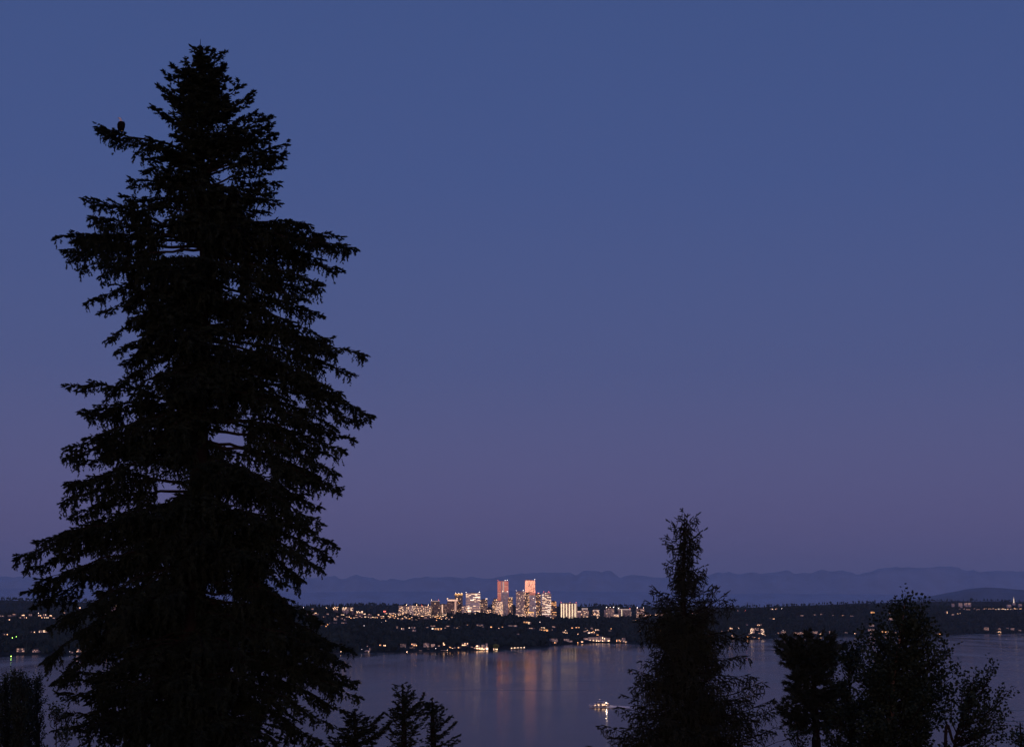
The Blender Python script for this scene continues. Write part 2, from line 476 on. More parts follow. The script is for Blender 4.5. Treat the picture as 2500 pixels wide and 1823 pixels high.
def house(px, py, wpx, hpx, lit='warm', wall=0, roof='gable', p=.8, label='', group=None, cat='house', Y=None, name='house', rough_w=None, storeys=None):
    """px, py: centre of the house's lit face in the photograph"""
    if Y is None:
        Y, zg = find_ground(px, py + hpx / 2)
    base = at(px, py + hpx / 2, Y); top = at(px, py - hpx / 2, Y)
    m_px = Y / FPX / CP
    w = max(wpx * m_px * .9, 5.0); h = max(hpx * m_px * .88, 2.8); p *= .78; d = max(6.0, min(w * .6, 14))
    z0 = base.z
    yaw = random.uniform(-.25, .25)
    e = empty(name, (base.x, Y, z0), label, cat, group, yaw)
    fnd = min(12.0, max(1.5, z0 - float(land(px, Y)) + 3))
    b = MB(); b.box(-w / 2, w / 2, 0, d, -fnd, h); b.build('wall', H_WALLS[wall], e)
    b = MB()
    if roof == 'gable': b.gable(-w / 2, w / 2, 0, d, h + .02, h + .02 + min(2.6, d * .22), .5, axis='x' if w > d else 'y')
    elif roof == 'front': b.gable(-w / 2, w / 2, 0, d, h + .02, h + .02 + min(3.2, w * .3), .4, axis='y')
    else: b.box(-w / 2 - .4, w / 2 + .4, -.9, d + .4, h + .02, h + .45)
    b.build('roof', H_ROOF, e)
    st = storeys or max(1, int(round(h / 3.2))); n = max(2, int(w / 2.6))
    b = MB()
    for s in range(st):
        za, zb = h * (s + .24) / st, h * (s + .86) / st
        for i in range(n):
            xa = -w / 2 + w * (i + .2) / n; xb = -w / 2 + w * (i + .8) / n
            r = random.random()
            mi = WI[lit] if r < p * .6 else (2 if r < p * .85 else (6 if r < p else 0))
            b.box(xa, xb, -.08, .05, za, zb, mi)
    b.build('window', HMATS, e)['kind'] = 'stuff'
    clear.append((px, Y, w * .5 + 3, z0 + (.0 if hpx > 6 else .2)))
    return e

def lamp(px, py, mat=LAMP, r=.5, label='', group=None, hgt=5.0, Y=None):
    if Y is None: Y, zg = find_ground(px, py)
    p = at(px, py, Y)
    e = empty('street_lamp', (p.x, Y, p.z - hgt), label, 'lamp', group)
    b = MB(); b.tube([(0, 0, -4), (0, 0, hgt - .3)], [.12, .07], 5); b.build('pole', H_DOCK, e)
    b = MB(); b.ball((0, 0, hgt), r, seg=8, rings=5); b.build('lamp_globe', mat, e)
    clear.append((px, Y, 3.0, p.z - 1))
    return e

# --- left hillside, beyond the big fir
g1 = 'lit houses strung along the left hill'
L1 = 'small house with amber windows in the upper row of lights on the far left hillside'
for i, (x, y, w, l) in enumerate(sorted(((5, 1503, 10, 'dim'), (23, 1502, 10, 'dim'), (34, 1499, 8, 'dim'), (22, 1512, 6, 'warm'), (56, 1501, 9, 'warm'), (50, 1507, 8, 'amber'), (62, 1507, 8, 'warm'),
                   (74, 1500, 8, 'dim'), (93, 1496, 4, 'white'), (98, 1502, 9, 'warm'), (110, 1500, 10, 'cream'), (104, 1507, 8, 'amber'), (113, 1507, 12, 'cream'),
                   (123, 1502, 10, 'warm'), (131, 1508, 6, 'dim'), (233, 1489, 8, 'warm'), (259, 1497, 6, 'dim'), (195, 1483, 4, 'warm'), (323, 1494, 4, 'white'), (157, 1495, 4, 'dim')))):
    house(x, y, w, 3.2, l, random.choice((0, 1, 2)), random.choice(('gable', 'flat')), .85, f'{nth(i)} small house from the left, {LITW[l]} windows, upper row on the far left hill', g1)
house(284, 1480, 14, 5, 'cream', 0, 'flat', .6, 'pale flat-roofed house glimpsed through the big fir, highest on the left hill', None)
house(280, 1487, 20, 4, 'faint', 3, 'gable', .7, 'long pale dim-lit house under the highest house seen through the big fir')
house(279, 1494, 10, 4, 'amber', 2, 'gable', .95, 'small house with strong orange windows low in the gap of the big fir')
house(13, 1548, 20, 4, 'amber', 2, 'gable', .75, 'low brown house with orange windows at the left edge, middle of the slope')
house(80, 1542, 11, 4, 'warm', 2, 'gable', .9, 'small lit lodge left of the long bright house on the left slope')
house(105, 1540, 22, 6, 'cream', 3, 'flat', .9, 'long bright white house with floodlit front on the left slope')
for i, (x, y, m_, lb) in enumerate(((86, 1537, LAMP, 'warm lamp beside the small lodge on the left slope'), (96, 1539, LAMP, 'warm lamp at the left end of the long bright house'),
        (120, 1535, LAMP, 'warm lamp highest above the right end of the long bright house'), (127, 1541, LAMP_W, 'whitish lamp right of the long bright house'),
        (30, 1556, LAMP_G, 'greenish lamp beside the drive at lower left, the brighter of two'), (40, 1553, LAMP_G, 'greenish lamp beside the drive at lower left, the fainter of two'))):
    lamp(x, y, m_, .55 if i != 5 else .35, lb)
house(50, 1586, 22, 10, 'dim', 0, 'flat', .95, 'boxy two-storey waterfront house with rosy walls at far left')
house(87, 1588, 19, 7, 'dim', 3, 'front', .55, 'pale gabled waterfront house right of the boxy rosy one')
house(193, 1587, 14, 8, 'warm', 3, 'gable', .7, 'pale lit waterfront house seen between branches of the big fir')
house(175, 1592, 6, 4, 'cream', 3, 'front', .6, 'tiny boathouse left of the waterfront house between the fir branches')
house(255, 1594, 14, 3, 'amber', 2, 'flat', .6, 'low dark boathouse with two amber lights behind the fir')
for x, y, lb in ((137, 1594, 'small white dock lamp hanging near the drooping fir branch'), (170, 1590, 'small white shore lamp left of the waterfront houses behind the fir')):
    lamp(x, y, LAMP_W, .3, lb, hgt=2.5)

# --- left crest, between the fir and the towers
g2 = 'lit houses on the crest left of the towers'
L2 = 'small lit house in the dense cluster of lights on the crest left of the towers'
for i, (x, y, w, l) in enumerate(sorted(((755, 1491, 5, 'warm'), (763, 1486, 6, 'dim'), (791, 1505, 10, 'amber'), (800, 1498, 6, 'dim'), (836, 1500, 9, 'cream'), (834, 1509, 6, 'warm'),
                   (849, 1505, 10, 'warm'), (866, 1497, 5, 'warm'), (869, 1501, 5, 'cream'), (870, 1506, 6, 'warm'), (858, 1508, 6, 'amber'), (887, 1498, 12, 'cream'), (901, 1499, 9, 'warm'),
                   (904, 1507, 8, 'warm'), (911, 1506, 8, 'cream'), (924, 1500, 4, 'warm'), (921, 1507, 7, 'amber'), (930, 1504, 6, 'dim'), (943, 1515, 6, 'cream'),
                   (952, 1505, 9, 'warm'), (973, 1509, 6, 'warm'), (981, 1512, 8, 'dim'), (990, 1507, 8, 'cream'), (1007, 1512, 5, 'cream'), (1006, 1506, 4, 'warm'), (960, 1502, 8, 'amber'),
                   (878, 1503, 7, 'dim'), (893, 1504, 8, 'dim'), (842, 1512, 6, 'dim'), (825, 1504, 8, 'dim'), (936, 1508, 5, 'dim'), (967, 1504, 6, 'warm'),
                   (1062, 1505, 8, 'warm'), (1070, 1508, 10, 'amber'), (1080, 1503, 8, 'cream'), (1023, 1508, 8, 'dim'), (1040, 1507, 14, 'dim'), (1090, 1506, 8, 'amber'), (1030, 1503, 6, 'warm')))):
    house(x, y, w, 3.0, l, random.choice((0, 1, 2)), random.choice(('gable', 'flat')), .85, f'{nth(i)} small house from the left, {LITW[l]} windows, dense crest cluster left of towers', g2)
g2b = 'lit houses stepping down below the crest left of the towers'
for i, (x, y, w, l) in enumerate(sorted(((784, 1525, 5, 'amber'), (796, 1528, 8, 'amber'), (801, 1524, 5, 'amber'), (806, 1521, 6, 'warm')))):
    house(x, y, w, 3.0, l, 2, 'gable', .8, f'{nth(i)} small {LITW[l]}-lit house from the left in the short diagonal row below the left crest', g2b)
house(819, 1510, 9, 7, 'dim', 0, 'flat', .9, 'narrow tall rosy house under the row of crest lights')
house(736, 1491, 14, 4, 'faint', 0, 'flat', .9, 'pale flat house tucked beside the right edge of the big fir on the crest')
house(764, 1498, 30, 3, 'faint', 0, 'flat', 1, 'long low pale building just right of the big fir on the crest')
house(770, 1496, 8, 3, 'warm', 2, 'gable', 1, 'small warm-lit house standing on the end of the long low crest building')
house(818, 1520, 9, 3, 'faint', 3, 'gable', .8, 'dim pale roofed house below the crest, the left one of two')
house(839, 1520, 12, 3, 'faint', 3, 'gable', .8, 'dim pale roofed house below the crest, the right one of two')
house(819, 1484, 15, 9, 'warm', 1, 'flat', .7, 'apartment block with warm windows between two dark conifers on the crest', cat='apartment block', name='apartment_block')
house(842, 1485, 15, 9, 'cream', 3, 'flat', .85, 'brightly lit white apartment block on the crest', cat='apartment block', name='apartment_block')
house(856, 1486, 14, 9, 'cream', 0, 'flat', .7, 'grey apartment block at the right end of the crest blocks', cat='apartment block', name='apartment_block')
house(878, 1493, 17, 6, 'cream', 0, 'gable', .9, 'wide low lit block just below the crest apartment blocks', cat='apartment block', name='apartment_block')
for x, y, m_, lb in ((741, 1482, LAMP_W, 'bright white floodlight on the crest just right of the big fir'), (797, 1483, LAMP, 'warm floodlight left of the crest apartments'),
                     (889, 1526, LAMP_W, 'lone white lamp in the dark woods below the crest'), (932, 1518, LAMP_W, 'white lamp under the dense crest lights'),
                     (1007, 1509, LAMP, 'warm lamp below the white slab block'), (821, 1481, LAMP, 'warm roof lamp on the crest apartments')):
    lamp(x, y, m_, .62 if x == 741 else .4, lb)

# --- middle of the slope under the towers
mid = [(983, 1534, 8, 4, 'cream', 3, 'small house with two white lights alone in the woods under the white slab block'),
       (1000, 1532, 3, 3, 'white', 1, 'tiny single-light house beside the stacked pale house'),
       (1009, 1531, 10, 4, 'cream', 3, 'upper pale house of the stacked pair under the left blocks'),
       (1010, 1538, 10, 4, 'faint', 3, 'lower dim house of the stacked pair under the left blocks'),
       (1057, 1528, 12, 5, 'dim', 0, 'rosy house up the slope under the dark rimmed tower'),
       (1056, 1534, 4, 4, 'white', 1, 'tiny house with a white light left of the long amber house'),
       (1070, 1535, 20, 5, 'amber', 2, 'long house with glowing amber windows under the twin dark towers'),
       (1093, 1528, 11, 4, 'dim', 3, 'pale house right above the long amber house'),
       (1139, 1525, 5, 3, 'faint', 3, 'small dim pale house alone below the white glass tower'),
       (1171, 1526, 17, 5, 'dim', 0, 'wide rosy-walled house below the white glass tower'),
       (1199, 1530, 5, 4, 'amber', 2, 'small amber house between the two wide pale houses'),
       (1217, 1533, 4, 3, 'warm', 1, 'tiny warm-lit house below the left red tower'),
       (1250, 1527, 24, 4, 'faint', 3, 'long dim pale house below the gap between the red towers'),
       (1284, 1518, 12, 4, 'amber', 2, 'amber-lit house on the left of the pair under the salmon tower'),
       (1293, 1520, 9, 6, 'cream', 0, 'bright house on the right of the pair under the salmon tower'),
       (1298, 1533, 15, 4, 'dim', 0, 'low rosy house under the pair below the salmon tower'),
       (1325, 1532, 12, 4, 'cream', 3, 'bright cream house, upper one of a stack under the banded tower'),
       (1328, 1538, 26, 5, 'amber', 2, 'wide amber-lit house, lower one of a stack under the banded tower'),
       (1264, 1547, 6, 3, 'faint', 3, 'dim pale shed alone in the lower woods'),
       (1352, 1529, 8, 4, 'dim', 0, 'small rosy house under the tower with yellow windows'),
       (1379, 1543, 14, 5, 'warm', 1, 'warm-lit house on the lower slope under the wide cream block'),
       (1380, 1538, 4, 3, 'cream', 1, 'small bright dormered house just above the warm-lit one under the cream block'),
       (1396, 1532, 6, 3, 'amber', 2, 'tiny amber house under the right side of the cream block'),
       (1410, 1531, 10, 3, 'amber', 2, 'low amber-windowed house right of the tiny amber one'),
       (1412, 1547, 5, 3, 'warm', 2, 'small warm house above the left end of the white lakeside mansion'),
       (1429, 1540, 6, 3, 'faint', 3, 'dim pale house left of the two bright houses above the mansion'),
       (1438, 1543, 6, 5, 'white', 3, 'small very bright house, left of the pair above the mansion'),
       (1447, 1544, 11, 5, 'warm', 0, 'bright warm house, right of the pair above the mansion'),
       (1458, 1537, 11, 4, 'cream', 0, 'cream-lit house up the slope above the mansion'),
       (1445, 1533, 6, 4, 'dim', 0, 'rosy house highest above the lakeside mansion'),
       (1491, 1534, 8, 3, 'amber', 2, 'low amber-lit house alone to the right above the mansion'),
       (1489, 1539, 7, 3, 'faint', 1, 'grey unlit house below the lone amber one'),
       (1460, 1549, 8, 2.6, 'amber', 2, 'row of low amber lights house just behind the mansion roof'),
       (1319, 1518, 3, 3, 'white', 1, 'tiny white-lit house high under the banded tower'),
       (1043, 1531, 8, 3, 'faint', 1, 'dim grey house left of the rosy house under the dark rimmed tower')]
for x, y, w, h, l, wl, lb in mid:
    house(x, y, w, h, l, wl, random.choice(('gable', 'flat')), .85, lb)

# --- along the water, middle
shore = [(858, 1591, 6, 4, 'faint', 3, 'gable', 'tiny pale boathouse left of the rounded white one'),
         (898, 1577, 5, 3, 'dim', 1, 'gable', 'small dim house above the rounded white boathouse'),
         (929, 1574, 6, 4, 'amber', 2, 'gable', 'small amber-lit shore house, left of a pair in the dark woods'),
         (939, 1575, 7, 4, 'warm', 2, 'gable', 'small warm shore house, right of a pair in the dark woods'),
         (984, 1575, 15, 10, 'faint', 0, 'flat', 'square rosy-grey shore house with dark windows'),
         (1011, 1573, 15, 7, 'amber', 3, 'flat', 'shore house with a white front and orange lower windows'),
         (1041, 1574, 15, 11, 'faint', 3, 'front', 'tall white gabled shore house with a framed front'),
         (1057, 1575, 11, 8, 'dim', 3, 'gable', 'pale shore house joined to the right of the tall gabled one'),
         (1026, 1588, 8, 4, 'faint', 1, 'flat', 'little open pavilion on a dock below the white gabled house'),
         (1084, 1571, 5, 8, 'warm', 1, 'flat', 'narrow tall house with stacked warm lights by the shore'),
         (1082, 1588, 12, 2.6, 'faint', 3, 'flat', 'white-topped dock shed with a single lamp'),
         (1135, 1572, 17, 8, 'warm', 0, 'gable', 'warm-lit shore house left of the big white villa'),
         (1122, 1580, 10, 5, 'amber', 2, 'flat', 'low amber-windowed shore house below the warm-lit one'),
         (1147, 1571, 5, 4, 'amber', 2, 'gable', 'tiny amber house between the warm shore house and the villa'),
         (1353, 1561, 20, 7, 'faint', 3, 'flat', 'pale two-storey shore house right of the dark point'),
         (1353, 1568, 12, 4, 'amber', 2, 'flat', 'amber-lit lower house in front of the pale two-storey shore house'),
         (1383, 1562, 14, 7, 'faint', 3, 'gable', 'dim white gabled shore house between the pale house and the mansion'),
         (1393, 1565, 10, 5, 'dim', 3, 'gable', 'dim white wing house right of the dim gabled shore house'),
         (1412, 1568, 6, 4, 'amber', 2, 'flat', 'little amber boathouse at the left end of the mansion grounds'),
         (1420, 1566, 8, 4, 'warm', 0, 'gable', 'lit cottage beside the left corner of the white mansion')]
for x, y, w, h, l, wl, rf, lb in shore:
    house(x, y, w, h, l, wl, rf, .8, lb)
# rounded boathouse: arched shell
def arched(px, py, wpx, label):
    Y, zg = find_ground(px, py + 4)
    p = at(px, py + 3.5, Y); w = wpx * Y / FPX
    e = empty('boathouse', (p.x, Y, p.z), label, 'boathouse')
    b = MB(); n = 10
    vs = [(math.cos(math.pi * i / n) * w / 2, y, math.sin(math.pi * i / n) * w * .42) for y in (0, w * .9) for i in range(n + 1)]
    b.add(vs, [(i, i + 1, n + 2 + i, n + 1 + i) for i in range(n)] + [tuple(range(n, -1, -1)), tuple(range(n + 1, 2 * n + 2))])
    b.build('shell', H_WALLS[3], e)
    b = MB(); b.box(-w * .2, w * .2, -.1, .05, 0, w * .2, 0); b.box(w * .26, w * .34, -.1, .05, .4, w * .14, 3); b.build('door', HMATS, e)
    clear.append((px, Y, w * .6, p.z))
arched(896, 1588, 13, 'rounded white arched boathouse on the left shore')
house(904, 1584, 5, 8, 'faint', 1, 'gable', .5, 'narrow grey house behind the rounded white boathouse')

# big white villa with terraces
def villa():
    Y, zg = find_ground(1174, 1587)
    p = at(1174, 1585.5, Y); s = Y / FPX / CP
    e = empty('villa', (p.x, Y, p.z), 'large white waterfront villa with terraces, turret and warm lamps along its base', 'villa')
    b = MB()
    b.box(-17 * s, 18 * s, 2, 16, -3, 6 * s)
    b.box(-12 * s, -2 * s, 5, 15, 6 * s, 11 * s)
    b.box(1 * s, 9 * s, 4, 15, 6 * s, 12 * s)
    b.box(11 * s, 16 * s, 3, 14, 6 * s, 15 * s)
    b.build('wall', H_WALLS[3], e)
    b = MB()
    b.box(-17.6 * s, 18.6 * s, 1, 16.5, 6 * s + .02, 6 * s + .5)
    b.gable(-12 * s, -2 * s, 5, 15, 11 * s, 13 * s); b.gable(1 * s, 9 * s, 4, 15, 12 * s, 14 * s); b.gable(11 * s, 16 * s, 3, 14, 15 * s, 17.5 * s, axis='y')
    b.build('roof', H_ROOF, e)
    for x0, x1, y, z0, z1, k in ((-16, -13, 2, 1, 4.5, 2), (-11, -7, 2, 1, 4.5, 1), (-5, -1, 2, 1, 5, 3), (1, 5, 2, 1, 5, 1), (7, 10, 2, 1, 4.5, 2), (12, 17, 2, 1, 5, 3),
                                 (-10.5, -7.5, 5, 7, 10, 1), (-6, -3.5, 5, 7, 10, 6), (2, 4, 4, 7, 11, 2), (5.5, 8, 4, 7, 11, 6), (12, 15, 3, 7, 9, 2), (12.4, 14.6, 3, 10.5, 13.5, 6)):
        b = MB(); b.box(x0 * s, x1 * s, y - .15, y + .05, z0 * s, z1 * s, k); b.build('window', HMATS, e)
    for x in (-15, -8, 0, 7, 15):
        b = MB(); b.ball((x * s, -.5, .9 * s), .5); b.build('lamp_globe', LAMP, e)
    clear.append((1174, Y, 19 * s, p.z - 1))
villa()
# white mansion: three stepped wings behind garden walls
def mansion():
    Y, zg = find_ground(1457, 1566)
    p = at(1457, 1565, Y); s = Y / FPX / CP
    e = empty('mansion', (p.x, Y, p.z), 'very wide floodlit white mansion with stepped flat wings on the right shore', 'mansion')
    b = MB()
    b.box(-31 * s, -20 * s, 4, 20, -4, 8 * s); b.box(-20 * s + .02, -3 * s, 2, 20, -4, 10 * s); b.box(-3 * s + .02, 4 * s, 3, 20, -4, 10.5 * s)
    b.box(4 * s + .02, 16 * s, 1, 20, -4, 11.5 * s); b.box(16 * s + .02, 24 * s, 6, 20, -4, 9 * s); b.box(24 * s + .02, 32 * s, 3, 20, -4, 8 * s)
    b.build('wall', H_WALLS[3], e)
    b = MB()
    for x0, x1, y, h in ((-31, -20, 4, 8), (-20, -3, 2, 10), (-3, 4, 3, 10.5), (4, 16, 1, 11.5), (16, 24, 6, 9), (24, 32, 3, 8)):
        b.box(x0 * s + .03, x1 * s - .03, y - .6, 20.2, h * s + .02, h * s + .35)
    b.build('roof', H_WALLS[0], e)
    for x0, x1, y, h in ((-30, -21, 4, 8), (-19, -4, 2, 10), (-2, 3, 3, 10.5), (5, 15, 1, 11.5), (17, 23, 6, 9), (25, 31, 3, 8)):
        n = max(2, int((x1 - x0) / 2.4))
        for i in range(n):
            for fl in (0, 1):
                xa = x0 + (x1 - x0) * (i + .15) / n; xb = x0 + (x1 - x0) * (i + .8) / n
                k = random.choice((1, 2, 2, 3, 6, 6, 0)) if fl == 0 else random.choice((2, 6, 6, 0, 3))
                b = MB(); b.box(xa * s, xb * s, y - .12, y + .05, (fl * .5 + .08) * h * s, (fl * .5 + .38) * h * s, k); b.build('window', HMATS, e)
    for x in (-27, -20, -13, 0, 5, 14, 27):
        b = MB(); b.ball((x * s, -.6, 1.2 * s), .62); b.build('floodlight', LAMP, e)
    clear.append((1457, Y, 34 * s, p.z))
mansion()
house(1511, 1563, 14, 6, 'amber', 0, 'gable', 1, 'shore house with a row of bright amber windows right of the mansion')
house(1523, 1561, 9, 10, 'cream', 3, 'front', .5, 'white gabled shore house at the right end of the amber-windowed one')
house(1527, 1566, 10, 3, 'warm', 3, 'flat', .8, 'low lit boathouse under the white gabled shore house by the cedar')

# --- right shore
right = [(1730, 1555, 16, 5, 'amber', 2, 'gable', 'amber-lit shore house at the right edge of the cedar'),
         (1785, 1533, 8, 4, 'warm', 1, 'gable', 'small warm house high on the bank right of the cedar'),
         (1804, 1533, 4, 4, 'cream', 1, 'gable', 'tiny bright house right of the small warm one on the bank'),
         (1837, 1539, 11, 14, 'cream', 3, 'front', 'tall white floodlit gabled house above the row of shore lights'),
         (1848, 1535, 9, 7, 'dim', 0, 'flat', 'rosy house between the two tall white houses on the right bank'),
         (1862, 1541, 9, 15, 'cream', 3, 'flat', 'tall white tower-like house with orange light at its foot'),
         (1854, 1524, 15, 4, 'warm', 1, 'flat', 'low lit house on top of the bank above the tall white houses'),
         (1826, 1554, 9, 5, 'amber', 2, 'flat', 'amber-lit boathouse left in the row under the tall white houses'),
         (1840, 1555, 9, 4, 'warm', 2, 'flat', 'warm-lit boathouse middle of the row under the tall white houses'),
         (1855, 1557, 10, 3, 'amber', 2, 'flat', 'low amber boathouse right in the row under the tall white houses'),
         (1824, 1524, 5, 2.6, 'faint', 3, 'gable', 'dim white roofed house top left of the tall white houses'),
         (1913, 1544, 13, 8, 'dim', 3, 'front', 'pale gabled shore house with a small spire light'),
         (1901, 1545, 6, 4, 'dim', 2, 'gable', 'low dim house left of the gabled house with the spire light'),
         (1944, 1545, 17, 6, 'dim', 0, 'flat', 'left half of the long rosy shore terrace'),
         (1961, 1545, 16, 7, 'dim', 0, 'gable', 'right half of the long rosy shore terrace'),
         (1990, 1543, 13, 6, 'dim', 0, 'gable', 'rosy shore house above the round-topped pine'),
         (2030, 1543, 12, 8, 'dim', 0, 'flat', 'square rosy shore house right of the round-topped pine'),
         (2066, 1544, 7, 4, 'faint', 1, 'gable', 'small grey shore house in the trees beyond the pine'),
         (2102, 1538, 9, 5, 'faint', 3, 'gable', 'little white gabled house left of the white two-part house'),
         (2128, 1526, 13, 5, 'faint', 3, 'flat', 'upper white house of the stacked pair left of the birch'),
         (2128, 1538, 17, 7, 'dim', 3, 'front', 'lower white gabled house of the stacked pair left of the birch'),
         (2138, 1547, 10, 4, 'amber', 2, 'flat', 'amber-lit boathouse under the white stacked houses'),
         (2158, 1541, 12, 5, 'amber', 2, 'gable', 'long amber-lit shore house, left part, behind the birch crown'),
         (2174, 1543, 12, 5, 'warm', 2, 'flat', 'long warm-lit shore house, right part, behind the birch crown'),
         (2197, 1549, 9, 4, 'amber', 2, 'flat', 'amber boathouse behind the middle of the birch crown'),
         (2254, 1533, 7, 4, 'dim', 3, 'gable', 'dim white house right of the birch top'),
         (2291, 1547, 20, 3, 'amber', 2, 'flat', 'low dark boathouse with a row of orange lamps at the waterline'),
         (2408, 1534, 13, 8, 'dim', 0, 'gable', 'rosy lit house at the left of the far right shore group'),
         (2440, 1535, 8, 5, 'dim', 1, 'front', 'dim gabled house, upper of the middle pair at the far right shore'),
         (2440, 1542, 12, 4, 'warm', 1, 'flat', 'house with two bright lights, lower of the middle pair at the far right shore'),
         (2460, 1533, 7, 4, 'warm', 0, 'gable', 'small warm house right of the middle pair at the far right shore'),
         (2472, 1535, 9, 5, 'faint', 3, 'front', 'dim white gabled house near the right edge of the shore'),
         (2490, 1538, 7, 4, 'faint', 3, 'flat', 'dim pale house last before the right edge of the shore'),
         (1884, 1510, 14, 3, 'warm', 2, 'flat', 'long low house with cream windows alone on the dark right slope'),
         (2131, 1494, 11, 4, 'amber', 2, 'gable', 'orange-lit house high on the right slope left of the birch top'),
         (2175, 1495, 8, 4, 'dim', 3, 'gable', 'pale house beside the birch top, upper one'),
         (2175, 1510, 12, 5, 'dim', 3, 'gable', 'pale house beside the birch top, lower one'),
         (2311, 1494, 7, 5, 'warm', 1, 'gable', 'warm-lit house, left of three on the slope under the right hilltop'),
         (2327, 1500, 7, 4, 'dim', 0, 'gable', 'dim house, lowest of three on the slope under the right hilltop'),
         (2341, 1497, 9, 3, 'warm', 1, 'flat', 'low house, right of three on the slope under the right hilltop')]
for x, y, w, h, l, wl, rf, lb in right:
    house(x, y, w, h, l, wl, rf, .85, lb)
g3 = 'single small lights scattered on the wooded right slope'
for i, (x, y, w, l) in enumerate(sorted(((1802, 1490, 4, 'warm'), (1862, 1487, 3, 'cream'), (1884, 1486, 8, 'cream'), (1895, 1486, 6, 'warm'), (1958, 1502, 7, 'dim'), (2005, 1499, 5, 'dim'), (2034, 1501, 4, 'dim'),
                   (2058, 1501, 6, 'amber'), (2080, 1503, 8, 'faint'), (1990, 1500, 6, 'faint')))):
    house(x, y, w, 2.8, l, 1, 'gable', .9, f'{nth(i)} isolated small {LITW[l]}-lit house from the left in the woods of the right slope', g3)
lamp(1820, 1489, LAMP_R, .8, 'red beacon lamp on the wooded slope right of the cedar')
lamp(1908, 1485, LAMP_W, .5, 'white lamp on the crest right of the red beacon')
lamp(1913, 1538, LAMP_W, .4, 'white spire lamp on the pale gabled right shore house', hgt=2)
r5 = random.Random(505)
def scatter(n, x0, x1, yf, place, grp, kinds):
    pts = sorted((r5.uniform(x0, x1), r5.gauss(0, 1)) for _ in range(n))
    for i, (x, g) in enumerate(pts):
        l = r5.choice(kinds)
        house(x, yf(x) + g * 2.6, r5.uniform(2.5, 5), 2.6, l, r5.choice((1, 2)), r5.choice(('gable', 'flat')), 1.2, f'{nth(i)} tiny {LITW[l]}-lit house from the left {place}', grp)
scatter(30, 862, 1000, lambda x: 1504 + (x - 862) * .03, 'in the finest crest lights left of towers', 'finest lights on the left crest', ('warm', 'amber', 'dim', 'cream'))
scatter(16, 1045, 1110, lambda x: 1507, 'under the twin dark towers', 'tiny lights under the dark towers', ('warm', 'amber', 'dim', 'cream'))
scatter(22, 960, 1500, lambda x: 1531 if x < 1250 else 1537, 'thinly strewn over the woods below the towers', 'tiny lights in the woods below the towers', ('amber', 'dim', 'dim', 'warm', 'faint'))
scatter(14, 980, 1170, lambda x: 1581 - (x - 980) * .02, 'close to the water left of the white villa', 'tiny shore lights left of the villa', ('amber', 'dim', 'warm'))
scatter(20, 1780, 2250, lambda x: 1549 - (x - 1780) * .015, 'close to the water along the right shore', 'tiny lights along the right shore', ('amber', 'dim', 'warm', 'dim'))
scatter(12, 1560, 1790, lambda x: 1540, 'on the bank behind the cedar', 'tiny lights behind the cedar', ('amber', 'dim', 'warm'))
# hilltop at right, far back
g4 = 'row of lights on the right hilltop'
for i in range(26):
    x = 2343 + i * 5.9 + random.uniform(-1.5, 1.5)
    if i < 10 and i % 4 == 1: continue
    house(x, 1486 + random.uniform(-1.2, 1.2), random.uniform(3, 6), 2.4, random.choice(('warm', 'cream', 'warm', 'white', 'dim')) if i > 9 else 'dim', 1, 'flat', .9,
          f'{nth(i - (i + 2) // 4 if i < 10 else i - 3)} small lit building from the left in the straight row along the right hilltop', g4)
house(2345, 1474, 10, 7, 'faint', 3, 'gable', .9, 'pale building with a rounded light arch on the right hilltop')
house(2327, 1474, 7, 3, 'faint', 3, 'flat', .9, 'small dim building left of the arch-like one on the hilltop')
house(2358, 1473, 8, 5, 'dim', 3, 'flat', .8, 'pale building, left of a pair right of the arch-like one')
house(2367, 1473, 8, 5, 'dim', 3, 'flat', .8, 'pale building, right of a pair right of the arch-like one')
def steeple():
    Y, _ = find_ground(2476, 1480)
    p = at(2476, 1474, Y); s = Y / FPX / CP
    e = empty('lit_spire', (p.x, Y, p.z), 'tall thin floodlit spire on the right hilltop', 'spire')
    b = MB(); b.box(-3 * s, 3 * s, 0, 8, -6, 3 * s); b.build('base', H_WALLS[3], e)
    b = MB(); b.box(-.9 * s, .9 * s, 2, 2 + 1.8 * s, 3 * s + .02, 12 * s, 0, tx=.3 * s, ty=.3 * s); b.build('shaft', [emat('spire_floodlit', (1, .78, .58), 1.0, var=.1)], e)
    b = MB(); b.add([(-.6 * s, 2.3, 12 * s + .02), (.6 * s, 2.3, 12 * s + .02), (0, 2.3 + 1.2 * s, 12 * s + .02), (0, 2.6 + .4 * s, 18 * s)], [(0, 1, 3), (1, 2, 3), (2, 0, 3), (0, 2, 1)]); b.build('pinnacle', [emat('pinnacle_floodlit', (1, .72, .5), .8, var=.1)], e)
    clear.append((2476, Y, 8 * s, p.z))
steeple()
house(2464, 1477, 10, 4, 'faint', 3, 'flat', .9, 'dim pale hall left of the floodlit spire')
house(2491, 1475, 8, 3, 'faint', 3, 'flat', .9, 'dim pale hall right of the floodlit spire')

